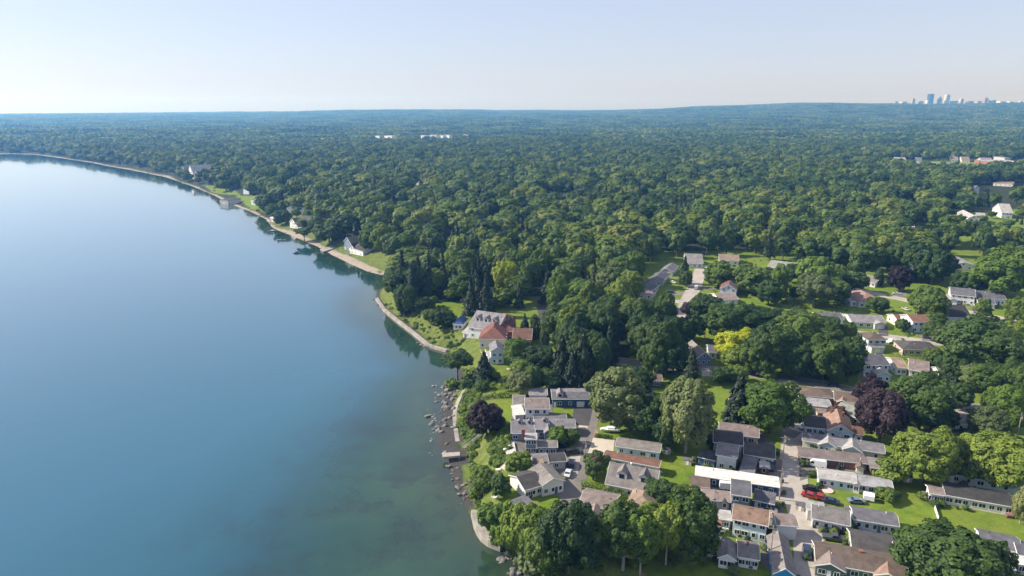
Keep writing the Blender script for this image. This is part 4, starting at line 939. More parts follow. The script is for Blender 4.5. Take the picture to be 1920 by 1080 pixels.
# --- the waterfront row
house('navy blue house with white windows and a roof darker in front at the lane end', ('g', (1035, 749), (1107, 749), 3.3, 21, .15, 'navy', 'lav', dict(win=3, roof2='slate', garage=.76, dorm=((.2, 2.2, 1.3, .12),))))  # roof2 colours the front slope darker than the back one
house('tall white house with a mauve-brown roof, white awning and grey side wings', ('g', (984, 767), (1031, 767), 5.6, 22, .33, 'white', 'mauve', dict(win=3, storey=2)), ('g', (961, 758), (985, 758), 3.0, 18, .3, 'white', 'grey', dict(win=2)), ('g', (992, 741), (1027, 741), 3.4, 14, .25, 'white', 'lav', dict(win=2)),
      ('s', (965, 779), (985, 777), 2.6, 14, .16, 'grey', 'white', dict(win=0, door=False)), ('g', (1000, 787), (1063, 787), 2.8, 10, .25, 'pblue', 'slate', dict(win=2)))
house('rambling grey house with pale lavender roofs, white gables and a red brick chimney', ('g', (1028, 803), (1080, 803), 3.0, 18, .32, 'slate', 'lav', dict(win=2, dorm=())), ('g', (958, 813), (1004, 813), 3.0, 27, .30, 'slate', 'lav', dict(win=3, dorm=((.35, 1.5, 1.0, .42), (.8, 1.5, 1.0, .42)))), ('g', (1002, 805), (1030, 805), 3.6, 19, .35, 'slate', 'lav', dict(win=1, dorm=((.75, 1.4, .9, .42),))),
      ('y', (1020, 812), (1037, 812), 3.4, 22, .9, 'slate', 'lav', dict(win=1)), ('g', (984, 824), (1007, 824), 5.6, 12, .3, 'slate', 'light', dict(win=2, storey=2, chim=((-.28, .3, 1.0, 2.4, BRICK),))), ('g', (1007, 839), (1046, 839), 3.0, 14, .3, 'slate', 'grey', dict(win=3)))
house('low grey-roofed house between the rambling house and the black-roofed one', ('g', (1000, 871), (1030, 869), 3.0, 20, .3, 'grey', 'grey', dict(win=1)), ('g', (1028, 867), (1063, 865), 2.9, 17, .3, 'grey', 'dark', dict(win=1)), ('f', (1008, 871), (1021, 870), 4.0, 9, .02, 'tan', 'tan', dict(win=0, door=False)))
house('white house with a black roof and a broad brown side gable on the bluff', ('g', (984, 920), (1021, 909), 3.2, 33, .38, 'white', 'dark', dict(win=3)), ('y', (1016, 911), (1060, 901), 3.8, 32, .45, 'white', 'grey', dict(win=3, door=True)))
house('pale blue long cottage under a grey roof beside the concrete yard', ('g', (1153, 837), (1238, 849), 3.0, 18, .25, 'pblue', 'grey', dict(win=4)))
house('narrow building with a red-brown roof squeezed behind the dormer house', ('g', (1130, 857), (1236, 877), 3.0, 14, .30, 'white', 'redbrown', dict(win=2)))
house('white cape house with a steep grey roof and two white dormers', ('g', (1134, 907), (1229, 925), 3.2, 42, .62, 'white', 'grey', dict(win=5, chim=((.42, .52, .4, .8, TRIM),), dorm=((.29, 2.7, 1.7, .16), (.75, 2.7, 1.7, .16)))))
house('low house with a grey-brown roof behind the hedge, partly under trees', ('g', (1085, 944), (1150, 958), 3.0, 32, .32, 'tan', 'mauve', dict(win=3)), ('y', (1102, 965), (1122, 968), 3.0, 18, .6, 'white', 'mauve', dict(win=1)))
house('small pavilion with a tan hipped roof at the end of the hedge', ('h', (1172, 948), (1224, 960), 3.0, 36, .50, 'tan', 'tan', dict(win=2)))
house('small grey flat-roofed bluff cabin with a white edge above the seawall', ('f', (979, 958), (1006, 946), 2.6, 20, .04, 'grey', 'slate', dict(win=1, vent=False)))
# --- the mansions by the shore
house('large white mansion with a long lavender roof, three dormers and a blue pavilion', ('g', (876, 619), (931, 621), 5.4, 26, .52, 'white', 'lav', dict(win=3, storey=2, dorm=((.2, 2.2, 1.6, .2), (.5, 2.2, 1.6, .2), (.8, 2.2, 1.6, .2)))), ('g', (930, 614), (963, 614), 4.6, 18, .40, 'white', 'slate', dict(win=2)),
      ('h', (848, 607), (868, 607), 3.0, 12, .85, 'white', 'blue', dict(win=2, vent=False)), ('s', (866, 625), (879, 622), 3.2, 10, .3, 'white', 'light', dict(win=1, door=False)))
house('brick mansion with red hipped roofs and tall chimneys', ('h', (897, 639), (950, 637), 4.6, 27, .62, 'cream', 'red', dict(win=4, storey=2, vent=False)), ('h', (926, 622), (968, 622), 4.6, 17, .5, 'brick', 'red', dict(win=2, vent=False, chim=((.6, .5, 1.1, 3.4, BRICK), (.95, .4, 1.1, 3.6, BRICK)))),
      ('g', (960, 636), (997, 637), 3.2, 20, .40, 'brick', 'redbrown', dict(win=3)))
house('tall pale blue gabled house with a light roof in front of the brick mansion', ('y', (919, 659), (946, 658), 6.2, 14, .62, 'pblue', 'lav', dict(win=2, storey=2)), ('f', (916, 672), (922, 671), 3.0, 12, .02, 'white', 'light', dict(win=0, door=False)))
house('small white house with grey roofs at the fir wall', ('g', (1009, 669), (1031, 669), 4.2, 12, .3, 'white', 'lav', dict(win=2)), ('g', (1010, 692), (1032, 693), 3.0, 11, .3, 'white', 'mauve', dict(win=2)))
house('blue shed with a brown roof and a deck between the two tall grey-green trees', ('g', (1204, 713), (1242, 715), 3.0, 13, .22, 'navy', 'brown', dict(win=3)), ('f', (1203, 748), (1228, 749), 3.0, 16, .03, 'grey', 'mauve', dict(win=2)))
house('grey gabled house by the golden tree, its gable facing the main road', ('y', (1306, 672), (1336, 671), 3.6, 24, .82, 'slate', 'grey', dict(win=3)), ('g', (1328, 661), (1346, 662), 3.0, 14, .4, 'white', 'slate', dict(win=1)))
# --- the cul-de-sac
house('pale blue two-storey house at the near left end of the cul-de-sac row', ('g', (1184, 553), (1224, 554), 5.5, 8, .30, 'pblue', 'mauve', dict(win=3, storey=2)), ('y', (1206, 553), (1218, 553), 5.5, 8, .5, 'pblue', 'mauve', dict(win=1, door=False)))
house('nearest slate-roofed house in the slanting cul-de-sac row', ('g', (1221, 547), (1237, 534), 3.2, 0, .45, 'grey', 'slate', dict(D=11, win=3, storey=1)), ('g', (1224, 552), (1232, 546), 2.6, 0, .4, 'grey', 'grey', dict(D=5, win=1)))
house('middle slate-roofed house in the slanting cul-de-sac row', ('g', (1243, 528), (1257, 515), 3.2, 0, .45, 'grey', 'slate', dict(D=10, win=3, storey=1)))
house('farthest slate-roofed house in the slanting cul-de-sac row', ('g', (1262, 510), (1273, 499), 3.2, 0, .45, 'grey', 'lav', dict(D=9, win=3, storey=1)))
house('grey-roofed bungalow below the slanting cul-de-sac row', ('h', (1199, 592), (1248, 593), 3.0, 20, .40, 'grey', 'lav', dict(win=4)))
house('tan house with a brown roof at the wood edge', ('g', (1221, 607), (1254, 609), 3.4, 15, .35, 'tan', 'redbrown', dict(win=3)), ('y', (1246, 611), (1270, 611), 4.4, 18, .35, 'tan', 'mauve', dict(win=2)))
house('small white-gabled house at the head of the cul-de-sac', ('g', (1286, 494), (1319, 495), 3.0, 13, .42, 'white', 'lav', dict(win=3)))
house('pale house with a reddish brown roof on the right side of the cul-de-sac', ('y', (1349, 541), (1382, 544), 4.8, 22, .62, 'pblue', 'mauve', dict(win=2, storey=2, roof2='red')), ('g', (1349, 563), (1386, 561), 3.0, 12, .3, 'white', 'mauve', dict(win=2)))
house('long low house with a tan roof behind the cul-de-sac', ('g', (1348, 488), (1386, 490), 3.0, 10, .3, 'white', 'tan', dict(win=3)))
house('pale grey-green roofed house in the trees behind the gardens', ('g', (1438, 500), (1492, 507), 3.0, 12, .28, 'white', 'green', dict(win=4)))
house('white bungalow on the left of the upper street', ('g', (1562, 517), (1588, 521), 3.0, 9, .3, 'white', 'mauve', dict(win=3)))
house('white bungalow next to the clipped column evergreen', ('g', (1608, 525), (1642, 531), 3.0, 11, .3, 'white', 'grey', dict(win=4)))
house('bungalow with a pinkish brown hipped roof and white walls on the upper street', ('h', (1611, 567), (1662, 567), 3.2, 18, .42, 'white', 'pink', dict(win=4)), ('f', (1594, 566), (1609, 566), 2.8, 8, .03, 'pblue', 'light', dict(win=1)))
house('white bungalow at the right end of the tree belt', ('g', (1534, 598), (1584, 598), 3.0, 11, .32, 'white', 'slate', dict(win=3)), ('y', (1536, 598), (1556, 598), 3.0, 8, .5, 'white', 'slate', dict(win=1)))
house('pale green bungalow with a dark drive', ('g', (1597, 604), (1662, 606), 3.0, 14, .28, 'green', 'lav', dict(win=5)), ('y', (1640, 608), (1662, 608), 2.8, 10, .4, 'white', 'light', dict(win=0, garage=.5)))
house('two-storey white house with brown roofs and a lawn in front', ('g', (1684, 602), (1714, 602), 3.2, 11, .35, 'cream', 'redbrown', dict(win=2)), ('g', (1712, 604), (1746, 604), 5.6, 12, .35, 'pblue', 'redbrown', dict(win=3, storey=2)))
house('grey-blue house with a brown hipped roof on the lower street', ('h', (1628, 638), (1664, 638), 5.4, 13, .35, 'pblue', 'brown', dict(win=3, storey=2)), ('f', (1634, 652), (1660, 652), 2.8, 8, .03, 'white', 'grey', dict(win=0, garage=.5)))
house('long house with a charcoal hipped roof on the lower street', ('h', (1692, 655), (1764, 659), 3.0, 15, .36, 'tan', 'dark', dict(win=6)))
house('blue and white house with a dark roof by the roadside trees', ('g', (1622, 685), (1670, 685), 5.4, 20, .36, 'pblue', 'slate', dict(win=4, storey=2)), ('y', (1644, 703), (1673, 704), 3.2, 14, .5, 'pblue', 'light', dict(win=2)))
house('house with two tan roofs between the blue house and the huge dark tree', ('g', (1680, 690), (1703, 691), 3.2, 19, .28, 'white', 'tan', dict(win=2)), ('g', (1703, 693), (1742, 699), 3.0, 22, .28, 'tan', 'mauve', dict(win=3)))
house('white two-storey house with a grey roof and cars on its drive', ('g', (1782, 552), (1830, 557), 5.2, 12, .32, 'white', 'slate', dict(win=4, storey=2)), ('y', (1776, 563), (1797, 564), 2.8, 10, .3, 'white', 'light', dict(win=0, garage=.5)))
house('white house with a grey roof on the right, a car before its garage', ('g', (1838, 559), (1888, 562), 3.6, 12, .30, 'white', 'slate', dict(win=4)), ('g', (1834, 568), (1868, 571), 2.8, 9, .25, 'white', 'slate', dict(win=1, garage=.3)))
house('house with a near-black roof and blue walls below the white two-storey house', ('g', (1772, 594), (1824, 597), 3.4, 20, .34, 'pblue', 'black', dict(win=4)))
house('cream barn with a low pale gable roof', ('y', (1780, 497), (1834, 499), 3.4, 15, .24, 'cream', 'light', dict(win=2)), name='barn', cat='barn')
house('small white-grey house between green trees behind the round verge tree', ('g', (1763, 703), (1797, 704), 3.4, 13, .4, 'white', 'lav', dict(win=2, chim=((.3, .5, .6, 1.2, BRICK),))))
# --- far houses seen through the wood
house('white gabled house at the bend of the far lawn', ('y', (1815, 409), (1838, 410), 6, 10, .6, 'white', 'light', dict(win=2, storey=2)), ('g', (1832, 412), (1852, 413), 4, 8, .3, 'white', 'light', dict(win=2)))
house('white house with grey roof at the far right lawn', ('g', (1878, 399), (1900, 400), 5.5, 8, .4, 'white', 'light', dict(win=3, storey=2)))
house('tall narrow white house among trees on the right', ('y', (1825, 352), (1838, 352), 9, 6, .6, 'white', 'light', dict(win=1, storey=2)))
house('low white building among the far right trees', ('f', (1862, 343), (1900, 345), 4, 4, .02, 'white', 'pink', dict(win=4)))
house('small house with a dark roof and one white end in the mid wood', ('g', (1687, 386), (1706, 387), 4, 5, .3, 'white', 'dark', dict(win=2)))
house('pale house in the gap of the wood near the far street', ('g', (1630, 345), (1644, 350), 6, 4, .4, 'white', 'lav', dict(win=2)))
house('pale-roofed house at the small lawn in the right-hand wood', ('g', (1696, 431), (1718, 432), 4, 9, .35, 'white', 'light', dict(win=3)))
house('low white house left of the white gabled far house', ('g', (1784, 424), (1802, 425), 3.5, 6, .3, 'white', 'light', dict(win=2)))
house('school of orange brick with a long flat pale roof', ('f', (1871, 307), (1895, 314), 9, 6, .01, 'brick', 'light', dict(win=4, storey=2)), ('f', (1894, 309), (1960, 309), 9, 7, .01, 'brick', 'light', dict(win=6, storey=2)), ('f', (1884, 296), (1896, 296), 12, 2, .01, 'grey', 'grey', dict(win=0, door=False)), name='school', cat='school')
for i, (x, y, w, rc_, wc_, lab) in enumerate([(1690, 300, 20, 'light', 'white', 'low pale far street house, leftmost of its row'), (1662, 296, 12, 'mauve', 'white', 'brownish far street house beside the leftmost pale one'), (1744, 288, 8, 'light', 'white', 'tall white far house before dark trees'), (1790, 298, 14, 'mauve', 'white', 'far street house with mauve roof and white gable'), (1811, 299, 16, 'light', 'cream', 'cream far street house left of the school'), (1852, 301, 22, 'light', 'white', 'long pale building next to the school'), (1722, 300, 12, 'slate', 'white', 'far street house with a slate roof')]):
    house(lab, ('g', (x - w / 2, y + 2), (x + w / 2, y + 2.3), 3.4, 2.2, .35, 'grey' if i % 2 else wc_, 'mauve' if i % 3 else rc_, dict(win=2, storey=1, vent=False, door=False)), group='houses along the far street')
# --- houses along the lake shore
house('white boathouse with a dark flat roof standing at the waterline', ('f', (411, 378), (427, 378), 5, 4, .02, 'white', 'dark', dict(win=2, base=.6)), name='boathouse', cat='boathouse')
house('blue-white gabled house left of a taller one at the far shore', ('y', (338, 325), (350, 326), 8, 6, .8, 'pblue', 'lav', dict(win=2, storey=2)))
house('taller steep white gabled house at the far shore', ('y', (352, 324), (362, 325), 9, 8, .9, 'white', 'light', dict(win=2, storey=2)), ('y', (362, 330), (374, 330), 7, 6, .8, 'white', 'lav', dict(win=1)))
house('grey house by the bright far shore lawn', ('y', (455, 356), (466, 356), 6, 6, .8, 'pblue', 'slate', dict(win=1)))
house('small slate-roofed cottage right of the bright shore lawn', ('g', (470, 376), (488, 377), 5, 6, .4, 'pblue', 'slate', dict(win=2)))
house('white beach house with a dark roof above the sandy point', ('y', (542, 415), (553, 416), 6, 7, .7, 'white', 'dark', dict(win=1)), ('g', (550, 419), (568, 420), 5, 8, .5, 'white', 'dark', dict(win=2)))
house('white-roofed boat shed beside the shore bushes', ('g', (505, 409), (518, 410), 4, 4, .3, 'white', 'white', dict(win=1)))
house('pale house uphill behind the shore lawns', ('g', (572, 391), (592, 385), 6, 5, .4, 'white', 'light', dict(win=2)))
house('white lakeside house with a steep black roof by the long beach', ('y', (653, 464), (664, 465), 5, 8, .8, 'white', 'black', dict(win=1)), ('g', (660, 466), (680, 468), 4.5, 10, .5, 'white', 'black', dict(win=2)))
house('dark narrow house behind the white lakeside house', ('y', (644, 450), (657, 451), 7, 7, .7, 'slate', 'dark', dict(win=1)))
for x, y, w, lab in [(563, 336, 10, 'white wall of a house showing in the mid wood above the shore'), (540, 352, 14, 'pinkish house roof showing in the mid wood above the shore'), (785, 347, 12, 'white house showing in the centre of the wood'), (691, 378, 8, 'pale house in the wood left of centre'), (735, 392, 18, 'house with pale windows in the shade of the wood'), (754, 393, 14, 'grey-roofed house in the shade of the wood'),
                     (1030, 371, 12, 'pale roof between the crowns right of centre'), (1062, 372, 10, 'second pale roof between the crowns right of centre'), (1208, 374, 14, 'pale grey roof in the middle wood'), (1555, 412, 14, 'white wall glimpsed under dark crowns left of the lawns')]:
    house(lab, ('g', (x - w / 2, y), (x + w / 2, y + .3), 5, 4, .4, 'white' if 'grey' not in lab else 'grey', 'pink' if 'pink' in lab else 'light', dict(win=2, vent=False, door=False)))
# ------------------------------------------------------------------ roads, drives and yards: thin sheets on the flat ground
ASPH = surf('asphalt', (.175, .16, .15), .92, .18, .5, stain=.35); LANE = surf('lane concrete', (.36, .32, .285), .92, .16, .4, stain=.3); DARKA = surf('fresh asphalt', (.065, .062, .065), .9, .2, .5); PALEC = surf('pale concrete', (.46, .41, .34), .9, .12, .4, stain=.25); GRAV = surf('grey gravel yard', (.155, .142, .128), .95, .35, .7, stain=.5); DIRT = surf('bare soil', (.27, .19, .125), .95, .3, .6)
KERB = plain('kerb stone', (.40, .38, .35), .9)
def clip_ground(p, dz):
    p.z = gz(p.x, p.y) + dz; return p
def strip(name, px, width, mat, dz, label, kerb=False):
    pts = [at(a, b_) for a, b_ in px]
    P = []
    for i in range(len(pts) - 1):
        k = max(1, int((pts[i + 1] - pts[i]).length / 4))
        for j in range(k): P.append(pts[i].lerp(pts[i + 1], j / k))
    P.append(pts[-1])
    for _ in range(6): P = [P[0]] + [(P[i - 1] + P[i] * 2 + P[i + 1]) / 4 for i in range(1, len(P) - 1)] + [P[-1]]
    V, Fc = [], []
    for i, p in enumerate(P):
        d_ = (P[min(i + 1, len(P) - 1)] - P[max(0, i - 1)]); nrm = Vector((-d_.y, d_.x, 0)).normalized()
        for s_ in (1, -1): V.append(clip_ground(p + nrm * s_ * width / 2, dz))
        if i: Fc.append((2 * i - 2, 2 * i - 1, 2 * i + 1, 2 * i))
    o = meshobj(name, V, Fc, mat); tag(o, label, None, None, 'structure')
    if kerb:
        mb = MB()
        for s_ in (0, 1):
            for i in range(len(P) - 1):
                a, b_ = V[2 * i + s_], V[2 * i + 2 + s_]; d_ = (b_ - a); nn = Vector((-d_.y, d_.x, 0)).normalized() * (.18 if s_ == 0 else -.18)
                mb.add([a + Vector((0, 0, -.1)), b_ + Vector((0, 0, -.1)), b_ + nn + Vector((0, 0, -.1)), a + nn + Vector((0, 0, -.1)), a + Vector((0, 0, .12)), b_ + Vector((0, 0, .12)), b_ + nn + Vector((0, 0, .12)), a + nn + Vector((0, 0, .12))], [(4, 5, 6, 7), (0, 1, 5, 4), (2, 3, 7, 6)])
        k = mb.build('kerb', KERB); tag(k, 'kerb stones along ' + label, None, None, 'structure')
    return o
def pad(name, px, mat, dz, label, kind='structure'):
    V = [clip_ground(at(a, b_), dz) for a, b_ in px]
    o = meshobj(name, V, [tuple(range(len(V)))[::-1]], mat); tag(o, label, None, None, kind)
    import bmesh
    bm = bmesh.new(); bm.from_mesh(o.data); bmesh.ops.recalc_face_normals(bm, faces=bm.faces)
    for f in bm.faces:
        if f.normal.z < 0: f.normal_flip()
    bm.to_mesh(o.data); bm.free(); return o
strip('road', [(1150, 676), (1240, 688), (1330, 693), (1400, 699), (1480, 710), (1560, 726), (1640, 742), (1720, 752), (1790, 760), (1850, 768), (1990, 784)], 8.5, ASPH, .04, 'main road crossing behind the cottages', True)
strip('lane', [(1474, 712), (1492, 745), (1493, 800), (1482, 840), (1482, 890), (1489, 930), (1503, 975), (1519, 1005), (1516, 1050), (1512, 1110)], 6.4, LANE, .052, 'cottage lane of pale concrete')
strip('waterfront_lane', [(1117, 742), (1108, 775), (1099, 815), (1088, 860), (1078, 905), (1068, 950), (1058, 985)], 6.2, ASPH, .056, 'grey waterfront lane')
strip('street', [(1270, 610), (1280, 588), (1290, 562), (1301, 540), (1309, 520), (1315, 504)], 8, LANE, .048, 'cul-de-sac street of pale asphalt', True)
strip('street', [(1560, 532), (1600, 542), (1655, 554), (1700, 563), (1770, 579), (1850, 590), (1905, 604), (1990, 630)], 7, LANE, .045, 'upper street among the bungalows', True)
strip('street', [(1585, 622), (1620, 625), (1665, 632), (1705, 636), (1770, 645), (1860, 658)], 7, LANE, .046, 'lower street among the bungalows', True)
strip('street', [(1690, 305), (1760, 305), (1830, 306), (1990, 309)], 9, LANE, .25, 'pale far street before the school')
strip('road', [(1652, 322), (1642, 335), (1636, 352), (1630, 372)], 9, LANE, .25, 'far road running up through the wood')
strip('path', [(872, 728), (858, 745), (850, 772), (853, 800), (858, 828)], 1.5, CONC, .12, 'pale walk along the foot of the bluff')
strip('path', [(950, 692), (975, 694), (1000, 689)], 2, PALEC, .04, 'pale garden path below the gabled house')
for i, (px, mt, nm, lab) in enumerate([
    ([(1076, 764), (1112, 764), (1104, 800), (1072, 794)], DARKA, 'driveway', 'dark drive in front of the navy house'), ([(1079, 797), (1103, 799), (1099, 806), (1080, 803)], PALEC, 'driveway', 'pale apron beside the lavender roofs'),
    ([(1112, 821), (1153, 823), (1150, 846), (1130, 850), (1099, 861)], PALEC, 'driveway', 'pale concrete yard by the long blue cottage'), ([(1062, 842), (1092, 838), (1082, 895), (1058, 898)], LANE, 'driveway', 'parking strip beside the waterfront lane'),
    ([(1060, 900), (1080, 897), (1070, 930), (1030, 930)], ASPH, 'driveway', 'shaded yard of the black-roofed house'), ([(1115, 806), (1122, 806), (1122, 816), (1113, 818)], DIRT, 'path', 'orange soil patch by the lane'),
    ([(1462, 905), (1485, 905), (1492, 945), (1454, 938)], LANE, 'driveway', 'pale forecourt at the white-roofed cottage'), ([(1500, 880), (1514, 876), (1516, 940), (1500, 945)], LANE, 'driveway', 'parking strip right of the lane'), ([(1486, 980), (1546, 985), (1546, 1015), (1530, 1020), (1504, 1016)], LANE, 'driveway', 'pale yard with two dark pickups'),
    ([(1492, 724), (1502, 748), (1512, 785), (1494, 800), (1480, 770)], LANE, 'driveway', 'pale verge yard at the lane mouth'), ([(1503, 812), (1470, 800), (1462, 815), (1490, 822)], ASPH, 'driveway', 'shaded yard at the top of the lane'),
    ([(1800, 764), (1856, 768), (1885, 815), (1842, 812), (1790, 770)], LANE, 'driveway', 'wide pale yard at the road fork'), ([(1790, 810), (1815, 812), (1820, 860), (1786, 852)], LANE, 'driveway', 'drive between the twin bright trees'), ([(1770, 770), (1815, 776), (1820, 784), (1772, 778)], DIRT, 'path', 'orange soil bed by the main road'),
    ([(1646, 612), (1664, 612), (1666, 630), (1648, 630)], DARKA, 'driveway', 'dark drive of the pale green bungalow'), ([(1722, 626), (1746, 626), (1752, 640), (1730, 640)], ASPH, 'driveway', 'drive of the two-storey brown-roofed house'), ([(1762, 572), (1800, 572), (1806, 582), (1766, 580)], DARKA, 'driveway', 'dark drive with two cars'), ([(1822, 577), (1842, 573), (1848, 586), (1826, 588)], DARKA, 'driveway', 'dark drive on the right'),
    ([(1243, 560), (1276, 563), (1274, 569), (1236, 566)], LANE, 'driveway', 'pale drive of the blue two-storey house'), ([(1250, 546), (1282, 549), (1280, 555), (1246, 551)], ASPH, 'driveway', 'grey drive in the cul-de-sac'), ([(1312, 538), (1346, 538), (1346, 543), (1310, 543)], ASPH, 'driveway', 'drive of the reddish roofed house'), ([(1248, 576), (1274, 578), (1272, 588), (1246, 586)], ASPH, 'driveway', 'drive of the grey bungalow'),
    ([(1006, 572), (1024, 572), (1038, 612), (1014, 614)], DARKA, 'driveway', 'dark drive beside the column evergreens'), ([(1680, 548), (1700, 548), (1700, 556), (1676, 556)], ASPH, 'driveway', 'drive under the dark purple tree'), ([(1316, 690), (1330, 690), (1332, 706), (1316, 706)], LANE, 'driveway', 'drive in front of the grey gabled house'),
    ([(1000, 676), (1012, 674), (1012, 684), (998, 684)], PALEC, 'path', 'pale terrace at the small white house'), ([(898, 648), (908, 646), (912, 660), (902, 662)], PALEC, 'path', 'stone terrace of the brick mansion'), ([(1655, 414), (1672, 410), (1676, 420), (1660, 424)], LANE, 'path', 'pale spot of pavement in the wood'),
    ([(1384, 858), (1466, 862), (1468, 910), (1384, 896)], ASPH, 'driveway', 'shaded asphalt yard behind the white flat roof'), ([(1300, 862), (1346, 868), (1346, 884), (1303, 876)], GRAV, 'path', 'gravel behind the white flat roof'), ([(1296, 908), (1375, 920), (1375, 990), (1310, 985)], GRAV, 'path', 'gravel yards of the brown gabled house'), ([(1408, 942), (1468, 946), (1466, 985), (1410, 975)], GRAV, 'driveway', 'gravel yard right of the slate blue house'),
    ([(1426, 986), (1456, 990), (1450, 1072), (1428, 1060)], GRAV, 'path', 'littered gravel strip left of the steep blue house'), ([(1498, 862), (1640, 884), (1640, 897), (1534, 890), (1500, 902)], GRAV, 'driveway', 'dark gravel in front of the low brown roof'), ([(950, 800), (1064, 800), (1068, 880), (1040, 905), (966, 862)], GRAV, 'path', 'paved yards of the waterfront row'), ([(962, 752), (1036, 752), (1036, 800), (958, 800)], GRAV, 'path', 'paved yard of the tall white house'),
    ([(1486, 722), (1625, 748), (1628, 800), (1502, 796)], GRAV, 'path', 'bare lots between the brown roofs and the lane'), ([(1330, 800), (1426, 806), (1450, 834), (1336, 862)], GRAV, 'path', 'shaded yards of the dark-roofed cottages'), ([(1590, 988), (1690, 1003), (1690, 1010), (1590, 998)], GRAV, 'path', 'path along the charcoal roof'), ([(1085, 958), (1180, 960), (1225, 975), (1120, 985)], GRAV, 'path', 'yard behind the grey-brown roof'), ([(1840, 432), (1800, 437), (1770, 442), (1760, 438), (1830, 426)], LANE, 'road', 'far road by the white gabled house')]):
    pad(nm, px, mt, .060 + .004 * (i % 5) + .02 * (i // 20), lab)

# ------------------------------------------------------------------ cars and boats
TYRE = plain('tyre rubber', (.02, .02, .02), .8); CARGLASS = plain('car glass', (.012, .016, .022), .06, 0, .8)
def paint(k, c): return plain('car paint ' + k, c, .28, .1, .6)
CARC = dict(white=(.8, .8, .8), red=(.30, .025, .03), black=(.012, .013, .016), navy=(.02, .035, .08), grey=(.22, .23, .25), silver=(.5, .52, .54), darkgrey=(.06, .065, .07), bluegrey=(.14, .18, .24))
PROF = {'car': [(-2.2, .35), (-2.25, .75), (-1.9, .92), (-1.45, .95), (-.75, 1.42), (.75, 1.45), (1.45, 1.0), (2.05, .90), (2.25, .65), (2.2, .35)],
        'suv': [(-2.3, .4), (-2.35, .95), (-2.15, 1.65), (-.1, 1.75), (.55, 1.72), (1.15, 1.12), (2.1, 1.02), (2.35, .75), (2.3, .4)],
        'van': [(-2.7, .4), (-2.75, 2.2), (-2.5, 2.42), (1.2, 2.42), (1.85, 1.95), (2.3, 1.25), (2.75, 1.05), (2.8, .4)],
        'pickup': [(-2.8, .45), (-2.82, 1.12), (-.75, 1.12), (-.6, 1.72), (.7, 1.78), (1.3, 1.15), (2.6, 1.05), (2.8, .8), (2.75, .45)]}
WING = {'car': (-1.25, 1.15, .98, 1.36), 'suv': (-2.1, .85, 1.12, 1.6), 'van': (.7, 2.0, 1.3, 2.0), 'pickup': (-.55, 1.0, 1.15, 1.66)}
def vehicle(label, A, B, col, typ='car', group=None):
    """a car from its tail pixel to its nose pixel on the ground"""
    a, b_ = at(*A), at(*B); p = (a + b_) / 2; yaw = math.atan2((b_ - a).y, (b_ - a).x); p.z = gz(p.x, p.y) + .08
    e = empty({'car': 'parked_car', 'suv': 'parked_car', 'van': 'parked_van', 'pickup': 'pickup_truck'}[typ], p, yaw); tag(e, label, {'van': 'van', 'pickup': 'pickup truck'}.get(typ, 'car'), group)
    hw = .9 if typ in ('car',) else 1.0; mb = MB(); pr = PROF[typ]
    ins = lambda z: hw * (1.0 if z < 1.0 else 1 - .16 * min(1, (z - 1.0) / .75)) if typ != 'van' else hw * (1 - .05 * max(0, z - 1.2))
    n_ = len(pr); V = [(x, -ins(z), z) for x, z in pr] + [(x, ins(z), z) for x, z in pr]
    mb.add(V, [tuple(range(n_)), tuple(range(2 * n_ - 1, n_ - 1, -1))] + [(i, i + n_, (i + 1) % n_ + n_, (i + 1) % n_) for i in range(n_)])
    mb.build('body', paint(col, CARC[col]), e)
    x0, x1, z0, z1 = WING[typ]; gl = MB()
    for s_ in (-1, 1):
        w0, w1 = ins(z0) + .012, ins(z1) + .012; gl.add([(x0, s_ * w0, z0), (x1, s_ * w0, z0), (x1 - .5, s_ * w1, z1), (x0 + (.35 if typ == 'car' else .1), s_ * w1, z1)], [(0, 1, 2, 3)])
    i = {'car': 5, 'suv': 4, 'van': 4, 'pickup': 4}[typ]; (xa, za), (xb, zb) = pr[i], pr[i + 1]; nx, nz = (za - zb), (xb - xa); ln = math.hypot(nx, nz); nx, nz = nx / ln * .012, nz / ln * .012
    gl.add([(xa + .06 + nx, -ins(za) * .9, za - .05 + nz), (xa + .06 + nx, ins(za) * .9, za - .05 + nz), (xb - .04 + nx, ins(zb) * .92, zb + .04 + nz), (xb - .04 + nx, -ins(zb) * .92, zb + .04 + nz)], [(0, 1, 2, 3)])
    if typ == 'car':
        (xa, za), (xb, zb) = pr[3], pr[4]; gl.add([(xa + .06 - .01, -.76, za + .03), (xa + .06 - .01, .76, za + .03), (xb - .04 - .01, .70, zb - .02), (xb - .04 - .01, -.70, zb - .02)], [(0, 1, 2, 3)])
    gl.build('window', CARGLASS, e)
    L_ = pr[-1][0]
    for sx in (-.62, .66):
        for s_ in (-1, 1):
            wb = MB(); wb.tube([(L_ * sx, s_ * (hw - .2), .33), (L_ * sx, s_ * (hw + .02), .33)], .34, 10); wb.build('wheel', TYRE, e)
    return e
vehicle('white van parked in front of the pale blue cottage', (1547, 878), (1514, 872), 'white', 'van')
vehicle('black car parked at the lane beside the red cars', (1532, 921), (1508, 918), 'black')
vehicle('red car at the lane edge, left of another red one', (1527, 935), (1509, 930), 'red')
vehicle('red car behind the first red car on the grass edge', (1546, 938), (1528, 933), 'red')
vehicle('dark car at the corner of the corrugated roof', (1569, 946), (1546, 941), 'navy')
vehicle('grey car on the lawn coupled to a white trailer', (1620, 944), (1591, 942), 'bluegrey')
vehicle('black pickup nearer to the cottage wall', (1548, 998), (1584, 1003), 'black', 'pickup')
vehicle('dark pickup with a light bed, nearer to the brown roof', (1545, 1010), (1583, 1016), 'darkgrey', 'pickup')
vehicle('navy car parked in the shade beside the steep blue house', (1512, 1030), (1513, 1052), 'navy', 'suv')
